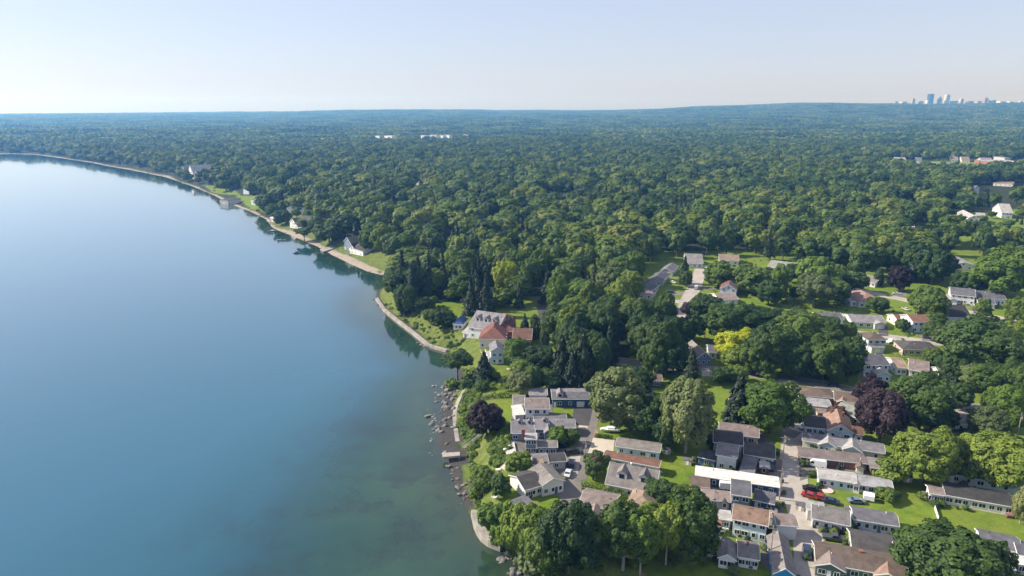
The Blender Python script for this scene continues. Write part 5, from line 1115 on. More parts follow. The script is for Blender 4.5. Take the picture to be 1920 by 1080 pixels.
vehicle('black car by the waterfront lane, farther up of two', (1066, 852), (1082, 850), 'black', 'suv')
vehicle('dark car in front of the other on the waterfront lane', (1070, 880), (1073, 865), 'navy', 'suv')
vehicle('silver car in the shade of the black-roofed house', (1062, 898), (1068, 884), 'silver')
vehicle('dark car beside the clipped yellow-green trees', (1046, 840), (1064, 838), 'black')
vehicle('red-black van in the cul-de-sac road', (1304, 548), (1306, 536), 'silver', 'van')
vehicle('white car on the dark drive, left of two', (1776, 572), (1768, 568), 'silver')
vehicle('white car on the dark drive, right of two', (1790, 573), (1782, 569), 'white')
vehicle('white car in front of the right-hand garage', (1833, 578), (1828, 572), 'white')
vehicle('white pickup beside the brown hipped roof', (1664, 644), (1676, 641), 'white', 'pickup')
vehicle('white car in the cul-de-sac drives', (1266, 532), (1256, 530), 'white')
vehicle('silver car on the drive under the dark purple tree', (1676, 552), (1686, 553), 'silver')
vehicle('dark car under the roadside trees on the main road', (1552, 722), (1574, 727), 'navy')
vehicle('silver car on the upper street drive', (1694, 580), (1702, 583), 'silver')
vehicle('white car at the pale end of the far bungalow', (1560, 600), (1572, 601), 'white')
vehicle('white car by the head of the cul-de-sac', (1318, 502), (1326, 503), 'white')
def hull(mb, L_, w, h, m=0):
    xs = [-.5, -.2, .15, .38, .5]; ws = [.85, 1, .95, .55, .04]; V = []
    for x, k in zip(xs, ws): V += [(x * L_, -w / 2 * k, h), (x * L_, w / 2 * k, h), (x * L_, w / 2 * k * .55, 0), (x * L_, -w / 2 * k * .55, 0)]
    Fc = [(0, 1, 2, 3), (19, 18, 17, 16)]
    for i in range(4):
        for j in range(4): q = (j + 1) % 4; Fc.append((i * 4 + j, i * 4 + q, i * 4 + 4 + q, i * 4 + 4 + j))
    mb.add(V, Fc, m)
BLUEC = plain('blue canvas', (.02, .07, .42), .6); DKGREY = plain('dark metal', (.05, .05, .05), .5)
def boat(label, px, py, L_, yaw, cover, floating=True, z=None):
    p = onz(px, py, -.12) if floating else clip_ground(at(px, py), .55); e = empty('motor_boat', p, yaw); tag(e, label, 'boat')
    mb = MB(); hull(mb, L_, L_ * .36, .8); mb.build('hull', WH if 'white' in label else plain('grey hull', (.20, .22, .24), .4), e)
    c_ = MB(); c_.prism([(-L_ * .14, .8), (-L_ * .11, 1.35), (L_ * .11, 1.35), (L_ * .14, .8)], -L_ * .25, L_ * .12, 'x'); c_.build('cabin' if floating else 'cover', cover, e)
    if not floating:
        for s_ in (-1, 1):
            w_ = MB(); w_.tube([(-L_ * .1, s_ * L_ * .15, -.25), (-L_ * .1, s_ * L_ * .19, -.25)], .3, 10); w_.build('wheel', TYRE, e)
    return e
boat('dark moored motor boat off the sandy point', 527, 451, 9, R(160), DKGREY)
boat('small dark boat moored near the leaning shore tree', 557, 475, 6, R(20), DKGREY)
boat('small grey boat tied to the stone spit', 510, 434, 7, R(200), WH)
boat('white boat on a trailer under the left tall grey-green tree', 1143, 810, 6.5, R(175), WH, False)
boat('white covered boat behind the white van', 1577, 874, 4.5, R(150), WH, False)
def box_trailer(label, A, B, hgt, name='trailer', mat=WH):
    a, b_ = at(*A), at(*B); p = (a + b_) / 2; p.z = gz(p.x, p.y); L_ = (b_ - a).length; e = empty(name, p, math.atan2((b_ - a).y, (b_ - a).x)); tag(e, label, 'trailer')
    mb = MB(); r_ = .25; mb.prism([(-1.1, .5), (-1.1, hgt - r_), (-1.1 + r_, hgt), (1.1 - r_, hgt), (1.1, hgt - r_), (1.1, .5)], -L_ / 2, L_ / 2, 'x'); mb.build('body', mat, e)
    for s_ in (-1, 1):
        w_ = MB(); w_.tube([(0, s_ * .9, .33), (0, s_ * 1.13, .33)], .33, 10); w_.build('wheel', TYRE, e)
    w_ = MB(); w_.tube([(L_ / 2, 0, .5), (L_ / 2 + 1.1, 0, .45)], .06, 6); w_.build('tow_bar', DKGREY, e)
box_trailer('white cargo trailer behind the grey car on the lawn', (1618, 936), (1638, 940), 2.1)
box_trailer('white camper standing between the slate house and the white flat roof', (1348, 916), (1371, 918), 2.7, 'camper')

# ------------------------------------------------------------------ posts, fences, hedges
POLE = surf('weathered pole wood', (.30, .26, .22), .9, .2, 2)
def utility_pole(label, px, ybase, ytop):
    p = at(px, ybase); H = height_for(p, ytop); e = empty('utility_pole', p, R(-20)); tag(e, label, 'utility pole', 'utility poles')
    mb = MB(); mb.tube([(0, 0, -.3), (0, 0, H)], [.19, .12], 8); mb.build('post', POLE, e)
    c_ = MB(); c_.box(-1.2, 1.2, -.16, -.28 + .22, H - .9, H - .76); c_.build('crossarm', POLE, e)
    i_ = MB(); i_.tube([(.32, 0, H - 2.2), (.32, 0, H - 1.3)], .22, 8); i_.build('transformer', plain('pole metal', (.32, .33, .34), .5), e)
for lab, x, yb, yt in [('utility pole at the white-roofed cottage, nearer to the camera', 1461, 937, 878), ('utility pole at the top of the cottage lane', 1465, 880, 816), ('utility pole beside the concrete yard', 1097, 868, 826), ('utility pole in front of the right bright broad tree', 1905, 830, 774), ('utility pole among the roadside trees of the main road', 1500, 706, 668),
                       ('utility pole left of the purple trees', 1608, 722, 684), ('utility pole left of the steep blue house', 1443, 1055, 985), ('utility pole at the belt above the grey gabled house', 1321, 640, 598), ('utility pole beside the dark purple street tree', 1704, 545, 500), ('utility pole right of the upper street tree', 1738, 528, 508)]: utility_pole(lab, x, yb, yt)
def fence(label, px, h, mat, step=2.0):
    P = [clip_ground(at(a, b_), 0) for a, b_ in px]; e = empty('fence', P[0]); tag(e, label, 'fence'); inv = Matrix.Translation(-P[0]); mb = MB()
    posts = []
    for a, b_ in zip(P, P[1:]):
        d_ = b_ - a; n_ = Vector((-d_.y, d_.x, 0)).normalized() * .04
        mb.add([a - n_ + Vector((0, 0, .08)), b_ - n_ + Vector((0, 0, .08)), b_ + n_ + Vector((0, 0, .08)), a + n_ + Vector((0, 0, .08)), a - n_ + Vector((0, 0, h)), b_ - n_ + Vector((0, 0, h)), b_ + n_ + Vector((0, 0, h)), a + n_ + Vector((0, 0, h))], [(3, 2, 1, 0), (4, 5, 6, 7), (0, 1, 5, 4), (1, 2, 6, 5), (2, 3, 7, 6), (3, 0, 4, 7)])
        k = max(1, int(d_.length / step)); posts += [a.lerp(b_, j / k) for j in range(k)]
    mb.build('panel', mat, e, inv)
    for p in posts + [P[-1]]:
        t_ = MB(); q = p - P[0]; t_.box(q.x - .08, q.x + .08, q.y - .08, q.y + .08, q.z - .2, q.z + h + .12); t_.build('post', mat, e)
WOODF = surf('fence boards', (.36, .24, .15), .85, .2, 2)
fence('short white garden fence crossing the big lawn', [(1751, 951), (1759, 976)], 1.1, TRIM)
fence('orange board fence behind the house with tan roofs', [(1741, 684), (1750, 702)], 1.8, WOODF)
fence('dark board fence across the lower street gardens', [(1722, 682), (1742, 686)], 1.8, surf('dark boards', (.10, .05, .035), .9, .2, 2))
fence('white picket line along the lawn of the cream cottage', [(1744, 940), (1770, 946)], .9, TRIM)
fence('pale fence at the foot of the pale trees by the bottom edge', [(1118, 1034), (1160, 1046), (1205, 1058)], 1.5, surf('grey boards', (.34, .30, .26), .9, .2, 2))
fence('grey board fence beside the white flat roof', [(1296, 900), (1306, 930)], 1.6, surf('grey boards', (.34, .30, .26), .9, .2, 2))
def hedge(label, px, w, h, leaf, dens=26, name='hedge'):
    P = [clip_ground(at(a, b_), 0) for a, b_ in px]; e = P[0]; g_ = np.random.default_rng(len(label)); C, r_ = [], []
    for a, b_ in zip(P, P[1:]):
        L_ = (b_ - a).length; k = max(2, int(L_ / (w * .42))); d_ = (b_ - a).normalized(); n_ = Vector((-d_.y, d_.x, 0))
        for j in range(k):
            for zf in (.35, .75):
                q = a.lerp(b_, j / k) - e + n_ * float(g_.normal() * .1 * w); C.append((q.x, q.y, q.z + h * zf + float(g_.normal()) * .06)); r_.append(max(w, h) * .40 * (1 + .15 * float(g_.normal())))
    C, r_ = np.array(C), np.abs(np.array(r_)); q, t = leaf_cloud(3, C, r_, int(len(C) * dens), .23, inner=.7)
    me = leaf_mesh(name, [(q, t)]); me.materials.append(LEAF[leaf]); o = bpy.data.objects.new(name, me); COL.objects.link(o); o.location = e; tag(o, label, 'hedge'); return o
hedge('clipped green hedge between the dormer house and the lane corner', [(1093, 916), (1130, 925), (1178, 939)], 2.2, 2.2, 'L', 60)
hedge('dark hedge across the bluff lawn behind the purple tree', [(905, 752), (940, 745), (962, 743)], 2.0, 1.8, 'D')
hedge('green hedge along the upper edge of the bluff lawn', [(868, 758), (905, 735), (945, 728)], 2.2, 1.6, 'B')
hedge('dark hedge row behind the charcoal hipped roof', [(1672, 672), (1720, 676), (1768, 684)], 3.0, 2.6, 'B')
hedge('row of leafy bushes in front of the lawn-edge cottage', [(1636, 993), (1660, 998), (1688, 1006)], 1.8, 1.6, 'L')
hedge('low hedge around the mansion garden', [(845, 628), (862, 632), (880, 628)], 1.6, 1.3, 'D')
hedge('row of narrow evergreens behind the white bungalow', [(1538, 573), (1562, 578), (1580, 582)], 2.0, 3.4, 'D')
hedge('hedge on the right of the pale blue cottage yard', [(1118, 820), (1135, 822), (1150, 824)], 1.4, 1.1, 'D')
hedge('green strip of bushes at the two pickups', [(1590, 985), (1592, 1020)], 1.2, 2.0, 'B')

# ------------------------------------------------------------------ seawall, steps, piers, boulders
def wall_along(name, label, cat, px, inner, ztop, zbot, mat):
    """a wall with a walkable top along pixels at water level; inner: width to the land side"""
    P = [onz(a, b_, 0) for a, b_ in px]; L_, V, Fc = len(P), [], []
    for i, p in enumerate(P):
        d_ = (P[min(i + 1, L_ - 1)] - P[max(0, i - 1)]); n_ = Vector((-d_.y, d_.x, 0)).normalized()
        for q, z in ((p - n_ * .3, zbot), (p, ztop), (p + n_ * inner, ztop + .02), (p + n_ * inner, zbot)): V.append((q.x, q.y, z))
        if i:
            for j in range(4): k = (j + 1) % 4; Fc.append((4 * i - 4 + j, 4 * i - 4 + k, 4 * i + k, 4 * i + j))
    Fc += [(0, 1, 2, 3), (4 * L_ - 1, 4 * L_ - 2, 4 * L_ - 3, 4 * L_ - 4)]
    mb = MB(); mb.add(V, Fc); o = mb.build(name, mat); tag(o, label, cat); return o
wall_along('seawall', 'curved pale concrete seawall with a flat walk at the lake corner', 'seawall', [(884, 968), (889, 990), (895, 1004), (903, 1016), (915, 1025), (927, 1030), (938, 1034)], 2.6, 2.1, -1.5, CONC)
wall_along('seawall', 'low concrete quay wall below the mansion gardens', 'seawall', [(704, 562), (718, 583), (742, 603), (774, 628), (800, 650), (815, 655), (836, 661)], 1.7, 1.2, -1.2, CONC)
def deck(name, label, cat, px, z, thick, mat, legs=0):
    V = [onz(a, b_, z) for a, b_ in px]; c0 = sum(V, Vector()) / len(V); e = empty(name, (c0.x, c0.y, 0)); tag(e, label, cat)
    mb = MB(); k = len(V); Vt = [v - Vector((c0.x, c0.y, 0)) for v in V]; mb.add(Vt + [v - Vector((0, 0, thick)) for v in Vt], [tuple(range(k)), tuple(range(2 * k - 1, k - 1, -1))] + [(i, (i + 1) % k, (i + 1) % k + k, i + k) for i in range(k)])
    mb.build('platform', mat, e)
    for v in Vt:
        t_ = MB(); t_.tube([(v.x * .93, v.y * .93, z - thick), (v.x * .93, v.y * .93, min(-1.0, z - thick - 4) if z < 5 else z - 6)], .14, 6); t_.build('leg', POLE, e)
    return e
PLANK = surf('grey planks', (.33, .30, .27), .85, .22, 2.5)
deck('pier', 'small grey plank pier reaching over the gravel cove', 'pier', [(829, 849), (862, 847), (862, 854), (830, 857)], 2.0, .3, PLANK)
deck('pier', 'low stone jetty beside the far sandy beach', 'pier', [(600, 467), (628, 459), (633, 463), (606, 472)], 1.2, .8, CONC)
deck('deck', 'white wooden deck on the bluff above the seawall', 'deck', [(921, 930), (946, 927), (962, 940), (940, 945)], 6.6, .4, plain('deck white', (.46, .43, .41), .8))
deck('deck', 'cream terrace of stairs at the bluff edge', 'deck', [(938, 876), (949, 866), (960, 875), (951, 882)], 7.4, .4, plain('deck cream', (.50, .44, .37), .8))
deck('deck', 'white porch deck beside the red chimney', 'deck', [(946, 838), (964, 828), (968, 848), (950, 852)], 7.8, .4, plain('deck white', (.46, .43, .41), .8))
# stairs down the bluff
a, b_ = at(906, 813), at(869, 842); e = empty('stairs', a); tag(e, 'long grey-green stair with railings running down the bluff', 'stairs')
d_ = b_ - a; nn = Vector((-d_.y, d_.x, 0)).normalized(); mb = MB(); k = 24
for i in range(k):
    q = d_ * (i / k); q2 = d_ * ((i + .8) / k); zz_ = q.z + .55
    mb.add([q - nn * .7 + Vector((0, 0, .5)), q + nn * .7 + Vector((0, 0, .5)), q2 * 1.0 + nn * .7 + Vector((0, 0, .5 + q.z - q2.z)), q2 - nn * .7 + Vector((0, 0, .5 + q.z - q2.z))], [(0, 1, 2, 3)])
mb.build('steps', PLANK, e)
for s_ in (-1, 1):
    r_ = MB(); r_.tube([nn * .75 * s_ + Vector((0, 0, 1.5)), d_ + nn * .75 * s_ + Vector((0, 0, 1.5))], .06, 5)
    for i in range(9): q = d_ * (i / 8) + nn * .75 * s_; r_.tube([q + Vector((0, 0, -.5)), q + Vector((0, 0, 1.5))], .05, 5)
    r_.build('railing', surf('green rail', (.30, .36, .30), .7, .1, 2), e)
# boulders
def rock_mesh(seed):
    import bmesh
    bm = bmesh.new(); bmesh.ops.create_icosphere(bm, subdivisions=2, radius=1); g_ = random.Random(seed); ax = [Vector((g_.gauss(0, 1), g_.gauss(0, 1), g_.gauss(0, 1))).normalized() for _ in range(9)]
    for v in bm.verts:
        k = 1.0
        for a in ax: k = min(k, (.62 + .25 * abs(a.x)) / max(.15, v.co.normalized().dot(a)))
        v.co = v.co.normalized() * k; v.co.z *= .75; v.co.x *= 1.15
    me = bpy.data.meshes.new('boulder'); bm.to_mesh(me); bm.free(); me.materials.append(surf('boulder stone', (.185, .172, .162), .92, .45, .8)); return me
ROCKS = [rock_mesh(s) for s in range(6)]
def rocks(px, width, n_, s0, s1, label, group, seed):
    g_ = random.Random(seed); P = [onz(a, b_, 0) for a, b_ in px]; L_ = [0]
    for a, b_ in zip(P, P[1:]): L_.append(L_[-1] + (b_ - a).length)
    for _ in range(n_):
        t = g_.random() * L_[-1]; i = max(j for j in range(len(P) - 1) if L_[j] <= t); a, b_ = P[i], P[i + 1]; q = a.lerp(b_, (t - L_[i]) / (L_[i + 1] - L_[i])); d_ = (b_ - a).normalized(); n2 = Vector((-d_.y, d_.x, 0)); q = q + n2 * g_.gauss(0, width / 2)
        s_ = s0 + (s1 - s0) * g_.random() ** 2
        o = bpy.data.objects.new('boulder', g_.choice(ROCKS)); COL.objects.link(o); o.location = (q.x, q.y, max(-.25, gz(q.x, q.y)) + s_ * .18); o.scale = (s_ * g_.uniform(.8, 1.4), s_ * g_.uniform(.8, 1.2), s_ * g_.uniform(.7, 1)); o.rotation_euler = (g_.uniform(-.4, .4), g_.uniform(-.4, .4), g_.uniform(0, 6.28)); tag(o, label, 'boulder', group)
rocks([(852, 712), (836, 730), (830, 760), (826, 790), (821, 815)], 4.6, 125, .3, 1.2, 'grey boulder in the long rock heap below the purple bluff tree', 'boulders of the rock heap', 1)
rocks([(818, 802), (822, 838), (830, 856)], 3.5, 14, .3, .9, 'small wet stone standing in the shallows of the gravel cove', 'stones in the shallows', 2)
rocks([(848, 870), (862, 900), (872, 925), (884, 950)], 3.5, 30, .3, .9, 'pale stone lining the back of the gravel cove', 'stones along the cove', 3)
rocks([(938, 1040), (955, 1052), (975, 1070), (1000, 1092)], 3.5, 40, .35, 1.0, 'pale rock in the heap at the end of the curved seawall', 'rocks at the seawall end', 4)
rocks([(702, 556), (703, 562), (716, 582)], 2, 8, .4, 1.0, 'rock at the tip of the quay below the mansion wood', 'rocks at the quay tip', 5)
rocks([(775, 632), (800, 652)], 2.5, 10, .4, 1.0, 'dark rock at the foot of the low quay', 'rocks at the quay foot', 6)
rocks([(711, 567), (725, 587), (749, 606), (780, 630), (806, 650)], 3.5, 34, .3, .95, 'pale loose stone behind the low quay of the mansion gardens', 'loose stones behind the quay', 8)
# patio umbrella, flower clumps, small yard things
def parasol(label, px, py, mat):
    p = clip_ground(at(px, py), 0); e = empty('patio_umbrella', p); tag(e, label, 'umbrella'); mb = MB(); mb.tube([(0, 0, 0), (0, 0, 2.6)], .05, 6); mb.build('pole', TRIM, e)
    mb = MB(); k = 8; mb.add([(0, 0, 2.75)] + [(1.8 * math.cos(6.283 * i / k), 1.8 * math.sin(6.283 * i / k), 2.1) for i in range(k)], [(0, 1 + i, 1 + (i + 1) % k) for i in range(k)]); mb.build('canopy', mat, e)
parasol('blue patio umbrella in the garden left of the grey gabled house', 1288, 655, BLUEC)
for px, py, lab in [(1534, 985, 'pale yellow garden box on the grass at the lane end'), (1736, 932, 'white garden chair group on the lawn before the cream cottage'), (1552, 921, 'pink child pool on the lawn beside the black car'), (1893, 970, 'small red garden cart at the right end of the lawn')]:
    p = clip_ground(at(px, py), 0); e = empty('garden_box' if 'box' in lab else 'garden_bench' if 'chair' in lab else 'paddling_pool' if 'pool' in lab else 'garden_cart', p, R(-15)); tag(e, lab, 'garden item')
    mt = plain('yard ' + lab[:5], {'pale': (.7, .66, .35), 'whit': (.75, .75, .75), 'pink': (.65, .45, .42), 'smal': (.25, .10, .08)}[lab[:4]], .6); mb = MB()
    if 'pool' in lab: mb.tube([(0, 0, 0), (0, 0, .35)], 1.5, 14); mb.build('basin', mt, e)
    else:
        mb.box(-.9, .9, -.6, .6, .25, .8); mb.build('tray' if 'cart' in lab else 'body', mt, e); t_ = MB(); t_.box(-.9, .9, .6, .72, .25, 1.3) if 'chair' in lab else t_.box(-.95, .95, -.65, .65, .8, .88); t_.build('backrest' if 'chair' in lab else 'lid', mt, e)
        for sx in (-.75, .75):
            w_ = MB(); w_.tube([(sx, -.62, .2), (sx, .62, .2)], .18, 8); w_.build('wheel' if 'cart' in lab else 'leg', DKGREY, e)
# ------------------------------------------------------------------ wild growth on the bluff and between the gardens
UG = [proto('weed clump', *(lambda q, t: (q * np.array([1, 1, 1.0]) , t))(*leaf_cloud(200 + s, np.array([[0, 0, .3], [.5, .2, .25], [-.4, .3, .2], [.1, -.5, .25]]), np.array([.5, .42, .4, .42]), 260, .17)), LEAF['L' if s < 2 else 'B']) for s in range(4)]
def clumps(name, label, polys, n_, s0, s1, seed, test=None):
    g_ = np.random.default_rng(seed); P = []
    for pl in polys:
        w_ = np.array([onz(a, b_, 4.0)[:2] for a, b_ in pl]); lo, hi = w_.min(0), w_.max(0); q = lo + (hi - lo) * g_.random((n_, 2)); q = q[inside(q[:, 0], q[:, 1], w_)]; P.append(q)
    P = np.vstack(P); z, d, bw, bl = ground_z(P[:, 0], P[:, 1], True); k = d > bw + .5; P, z = P[k], z[k]; m_ = len(P)
    sc = s0 + (s1 - s0) * g_.random(m_) ** 2
    scatter(name, np.stack([P[:, 0], P[:, 1], z], 1), np.stack([sc, sc, sc * (.7 + .5 * g_.random(m_))], 1), g_.random(m_) * 6.283, g_.integers(0, 4, m_), UG, label)
clumps('bluff_undergrowth', 'rank weeds and low bushes covering the bluff', [[(868, 735), (905, 715), (900, 760), (885, 790), (905, 812), (885, 850), (905, 870), (900, 930), (930, 960), (905, 960), (870, 930), (858, 870), (852, 800)], [(893, 965), (920, 955), (960, 1000), (1000, 1040), (1010, 1085), (960, 1050), (935, 1025), (905, 1005)]], 1700, .5, 2.0, 11)
clumps('mansion_undergrowth', 'flower beds and shrubs around the mansion gardens', [[(715, 560), (770, 560), (835, 580), (860, 630), (850, 660), (800, 640), (740, 590)], [(840, 660), (900, 690), (960, 735), (900, 735), (860, 715)]], 620, .5, 2.0, 12)
clumps('garden_undergrowth', 'garden shrubs and tall weeds between the houses', [[(930, 800), (962, 815), (960, 880), (930, 890), (915, 850)], [(1115, 700), (1320, 705), (1345, 790), (1300, 850), (1240, 830), (1120, 800)], [(1180, 600), (1290, 600), (1290, 680), (1180, 680)], [(1400, 560), (1600, 560), (1600, 700), (1400, 690)], [(1320, 480), (1620, 480), (1600, 540), (1330, 560)], [(1660, 560), (1900, 560), (1920, 740), (1680, 720)], [(1680, 800), (1920, 830), (1920, 900), (1690, 880)], [(1000, 980), (1340, 1000), (1340, 1080), (1020, 1090)]], 260, .6, 1.8, 13)
clumps('shore_undergrowth', 'low bushes along the far shore gardens', [[(380, 350), (440, 362), (500, 405), (540, 410), (600, 440), (640, 475), (720, 515), (740, 500), (600, 420), (480, 365), (400, 345)]], 500, .8, 3.0, 14)

# ------------------------------------------------------------------ the far city and the white specks on the skyline
CITYD = 8600.0
def tower(label, x, w, ytop, ybase, mat, name='office_tower', cat='tower', dist=CITYD, crown=0.0):
    px = x; az_x = (px - CX) / F * cp; yy = dist; xx = az_x * yy
    zb = gz(xx, yy); zs = lambda py: CAMZ + (HOR - py) / F * yy * (1 / (cp)) * cp
    z1 = zs(ytop); ww = w * .88 / F * yy * cp; e = empty(name, (xx, yy, zb)); tag(e, label, cat, 'buildings on the skyline')
    mb = MB(); mb.box(-ww / 2, ww / 2, -ww / 2, ww / 2, -10, z1 - zb)
    if crown: mb.box(-ww * .3, ww * .3, -ww * .3, ww * .3, z1 - zb, z1 - zb + crown)
    mb.build('facade', mat, e)
    k = MB()
    for i in range(5): zz_ = (z1 - zb) * (.25 + .15 * i); k.box(-ww / 2 - .5, ww / 2 + .5, -ww / 2 - .5, -ww / 2 + .1, zz_, zz_ + (z1 - zb) * .05)
    k.build('window_band', GLASS, e)
CT = {k: surf('tower ' + k, c_, .6, .1, .01) for k, c_ in dict(dark=(.045, .04, .07), pale=(.52, .50, .50), mid=(.28, .27, .30), tan=(.38, .33, .29), white=(.8, .8, .8), brick=(.33, .22, .18)).items()}
for lab, x, w, yt, yb, mt, cr in [('tall dark slab tower, the widest on the skyline', 1741.5, 9, 178, 196, 'dark', 0), ('pale stone tower right of the dark slab', 1772.5, 8, 180, 196, 'pale', 8), ('squat dark tower with a peaked top between the two tall ones', 1759, 7, 186, 196, 'mid', 22), ('low olive block left of the dark slab', 1710, 5.5, 186, 196, 'tan', 0), ('mid pale block right of the stone tower', 1800, 6.5, 187, 196, 'pale', 6), ('stepped brown tower at the right of the skyline', 1845, 7, 186, 196, 'brick', 12),
                                  ('white low block at the foot of the dark slab', 1738, 7, 189.5, 197, 'white', 0), ('long grey block right of the peaked tower', 1784, 8, 190.5, 197, 'mid', 0), ('low brick block beside the mid pale block', 1815, 12, 190.5, 197, 'brick', 0), ('broad stone hall under the stepped tower', 1853, 14, 189.5, 197, 'mid', 0), ('thin pale shaft beside the stepped tower', 1851.5, 2, 188, 197, 'pale', 0), ('low pale terrace at the left of the skyline', 1692, 10, 191.5, 197, 'pale', 0), ('pale block near the right edge of the skyline', 1875, 12, 191, 197, 'white', 0), ('small white block at the far right skyline', 1911, 5, 190.5, 197, 'white', 0), ('thin grey slab at the left end of the skyline', 1678, 5, 191, 197, 'mid', 0), ('low tan block left of the thin pale shaft', 1832, 9, 190.5, 197, 'tan', 0), ('flat white block between the stepped tower and the edge', 1892, 10, 191.5, 197, 'white', 0), ('low pale slab between the stone tower and the mid pale block', 1791, 5, 190, 197, 'pale', 0), ('small dark block beside the stepped brown tower', 1862, 4, 188.5, 197, 'dark', 0), ('grey block between the olive and dark towers', 1724, 8, 190.5, 197, 'mid', 0)]: tower(lab, x, w, yt, yb, CT[mt], crown=cr)
g_ = random.Random(4)
def far_box(label, x, w, yt, yb, mat, group):
    p = at(x, yb); s_ = scale_at(p); ww = w / s_; hh = max(5, (yb - yt) / s_ * .55); ww *= 1.15; e = empty('far_building', p, R(-42)); tag(e, label, 'building', group); mb = MB(); mb.box(-ww / 2, ww / 2, 0, ww * .5, -8, hh + 20); mb.build('wall', mat, e)
    r_ = MB(); r_.box(-ww / 2 - .6, ww / 2 + .6, -.6, ww * .5 + .6, hh + 20.01, hh + 21); r_.build('roof', CT['pale'], e)
for x, w, yt, yb, mt in [(1431, 5, 203, 208, 'white'), (1440, 4, 202, 208, 'white'), (1446, 6, 205, 208, 'white'), (1455, 5, 204.5, 208, 'tan'), (1463, 6, 205.5, 208, 'white'), (1472, 5, 205.5, 208, 'pale'), (1341, 5, 206, 208, 'white'), (1349, 4, 206, 208, 'white')]: far_box('white block of a distant town cluster left of the skyline towers', x, w, yt, yb, CT[mt], 'distant town blocks')
for i in range(26):
    x = g_.uniform(1650, 1915); yb = g_.uniform(196.5, 206) if i < 20 else g_.uniform(206, 215); far_box('tiny pale building speck in the woods below the skyline', x, g_.uniform(2, 6), yb - 1.2, yb, CT[g_.choice(('white', 'pale', 'tan'))], 'pale specks below the skyline')
far_box('long white hall far off in the central woods', 1119, 17, 215, 217.5, CT['white'], None)
far_box('pale water tower block far off right of centre', 1283, 3, 213, 220, CT['pale'], None)
for i, (x, w, yt, yb) in enumerate([(795, 14, 264, 269), (812, 16, 263, 269), (826, 12, 263.5, 269), (838, 12, 262.5, 269), (728, 20, 267, 270), (872, 8, 263, 267), (708, 10, 268, 270)]): far_box(['white flat hall, left end of the bright complex in the wood', 'white flat hall, second in the bright complex in the wood', 'white hall with pale roof in the bright complex in the wood', 'white hall at the right end of the bright complex in the wood', 'low pale roof strip left of the bright complex', 'small pale hall right of the bright complex', 'small pale roof far left of the bright complex'][i], x, w, yt, yb, CT['white'], None)

# low shrubs set against house walls and along lots
gs = random.Random(77); ns = 0
for e in [o for o in list(COL.objects) if o.get('category') == 'house' and o.location.y < 300 and o.location.x > -40]:
    wl_ = [c for c in e.children if c.name.startswith('wall')]
    for c in wl_[:2]:
        if ns > 125: break
        vs = [v.co for v in c.data.vertices]; xs = [v.x for v in vs]; ys = [v.y for v in vs]; x0, x1, y0, y1 = min(xs), max(xs), min(ys), max(ys); M_ = Matrix.Translation(e.location) @ Matrix.Rotation(e.rotation_euler[2], 4, 'Z')
        for _ in range(3):
            sd = gs.random(); x, y = (gs.uniform(x0, x1), y0 - gs.uniform(.7, 1.6)) if sd < .6 else (x0 - gs.uniform(.7, 1.8), gs.uniform(y0, y1)) if sd < .8 else (x1 + gs.uniform(.7, 1.8), gs.uniform(y0, y1))
            q = M_ @ Vector((x, y, 0)); q.z = gz(q.x, q.y); h_ = gs.uniform(.8, 2.2)
            lf = gs.choice('BBLDW'); nm_ = {'B': 'mid green', 'L': 'light green', 'D': 'dark green', 'W': 'grey-green'}[lf]
            tree_obj(q, h_, h_ * gs.uniform(.5, .8), 'shrub', lf, 'small ' + nm_ + ' shrub planted against a cottage wall', nm_ + ' shrubs along the cottage walls', seed=ns); ns += 1

# bins, garden tables and storage chests about the yards
def small(kind, p, rz):
    e = empty(kind, p, rz)
    if kind == 'wheelie_bin':
        mb = MB(); mb.prism([(-.26, .05), (-.32, 1.0), (.32, 1.0), (.26, .05)], -.27, .27, 'x'); mb.build('body', plain('bin plastic', (.03, .07, .045), .5), e); mb = MB(); mb.box(-.31, .31, -.36, .36, 1.004, 1.08); mb.build('lid', plain('bin lid', (.05, .06, .06), .5), e)
    elif kind == 'garden_table':
        mb = MB(); mb.box(-.75, .75, -.5, .5, .70, .76); mb.build('table_top', plain('garden white', (.72, .70, .66), .5), e)
        for sx in (-.65, .65):
            for sy in (-.4, .4): mb = MB(); mb.box(sx - .04, sx + .04, sy - .04, sy + .04, 0, .698); mb.build('leg', plain('garden white', (.72, .70, .66), .5), e)
    else:
        mb = MB(); mb.box(-1.1, 1.1, -.8, .8, 0, 1.7); mb.build('wall', surf('shed boards', (.40, .36, .31), .85, .15, 2), e); mb = MB(); roof_gable(mb, -1.1, 1.1, -.8, .8, 1.7, .5, ov=.15, t=.08); mb.build('roof', roofm('slate'), e); mb = MB(); mb.box(-.35, .35, -.84, -.78, .05, 1.5); mb.build('door', TRIM, e)
    return e
def copy_thing(o, p, rz):
    c = o.copy(); COL.objects.link(c); c.location = p; c.rotation_euler = (0, 0, rz)
    for ch in o.children: d_ = ch.copy(); COL.objects.link(d_); d_.parent = c
    return c
protos = {}
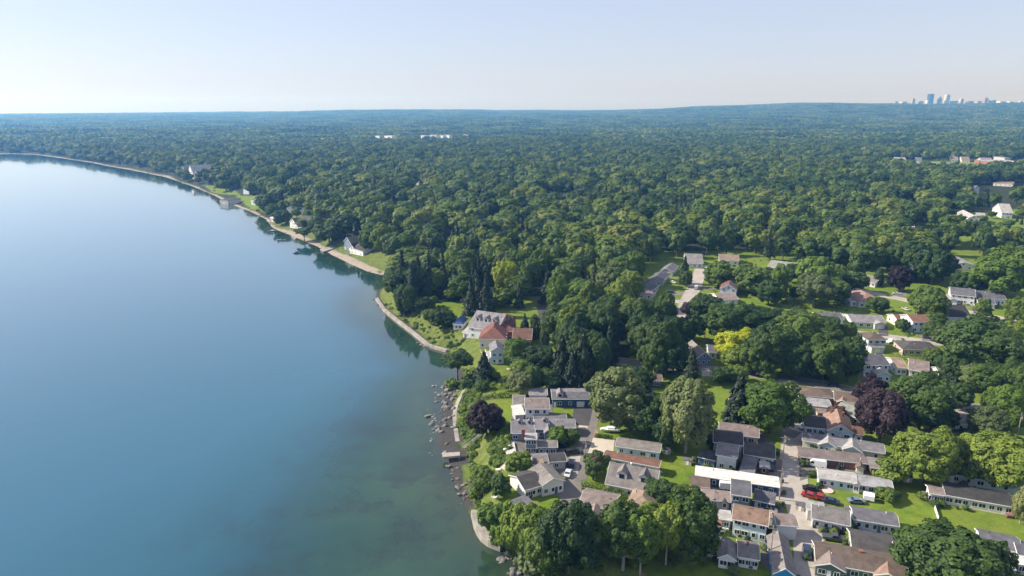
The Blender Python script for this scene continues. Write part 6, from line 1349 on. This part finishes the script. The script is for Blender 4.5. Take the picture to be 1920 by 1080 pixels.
LABS = {'wheelie_bin': ('dark wheelie bin standing by a cottage wall', 'bin', 'bins beside the cottages'), 'garden_table': ('small white garden table in a cottage yard', 'table', 'garden tables in the yards'), 'garden_shed': ('tiny board garden shed with a grey roof behind a cottage', 'shed', 'garden sheds')}
for (px, py), kind in [((q), k) for k, qs in {'wheelie_bin': [(1360, 905), (1424, 962), (1467, 905), (1468, 948), (1499, 862), (1500, 893), (1446, 1012), (1526, 990), (1064, 872), (1092, 850), (1076, 812), (1112, 900), (1145, 925), (1498, 770), (1560, 812)],
        'garden_table': [(1325, 1002), (1352, 1000), (1360, 996), (948, 846), (958, 838), (965, 868), (934, 884), (930, 936), (1365, 1056), (1452, 1030), (1450, 1048), (1432, 946), (1398, 962), (1588, 876), (1612, 880), (1130, 860), (1168, 858), (1566, 992)],
        'garden_shed': [(1310, 942), (1330, 928), (1290, 870), (1250, 850), (1668, 886), (1700, 902), (1592, 962), (1500, 955), (1372, 752), (1440, 842), (1120, 712), (1730, 870)]}.items() for q in qs]:
    p = clip_ground(at(px, py), 0); rz = gs.uniform(-.5, .2)
    o = copy_thing(protos[kind], p, rz) if kind in protos else small(kind, p, rz); protos.setdefault(kind, o); tag(o, *LABS[kind])
for lab, A, B, col, ty in [('silver car at the shaded top of the cottage lane', (1500, 806), (1516, 800), 'silver', 'car'), ('dark blue car in the shade beside the cottage with a beige wall', (1448, 872), (1444, 886), 'navy', 'suv'), ('white pickup on the pale yard at the road fork', (1848, 792), (1858, 806), 'white', 'pickup'), ('grey car beside the small white house at the road fork', (1818, 812), (1800, 808), 'darkgrey', 'car'),
                           ('silver car in the yard of the slate blue house', (1432, 958), (1450, 962), 'silver', 'car'), ('white car on the main road heading out of the frame', (1420, 703), (1436, 705), 'white', 'car'), ('dark car on the drive of the two-storey brown-roofed house', (1735, 637), (1733, 629), 'darkgrey', 'suv'), ('blue car in the grey drive of the cul-de-sac', (1262, 550), (1254, 549), 'navy', 'car'), ('white van in the verge yard at the lane mouth', (1494, 745), (1498, 762), 'white', 'van')]: vehicle(lab, A, B, col, ty)
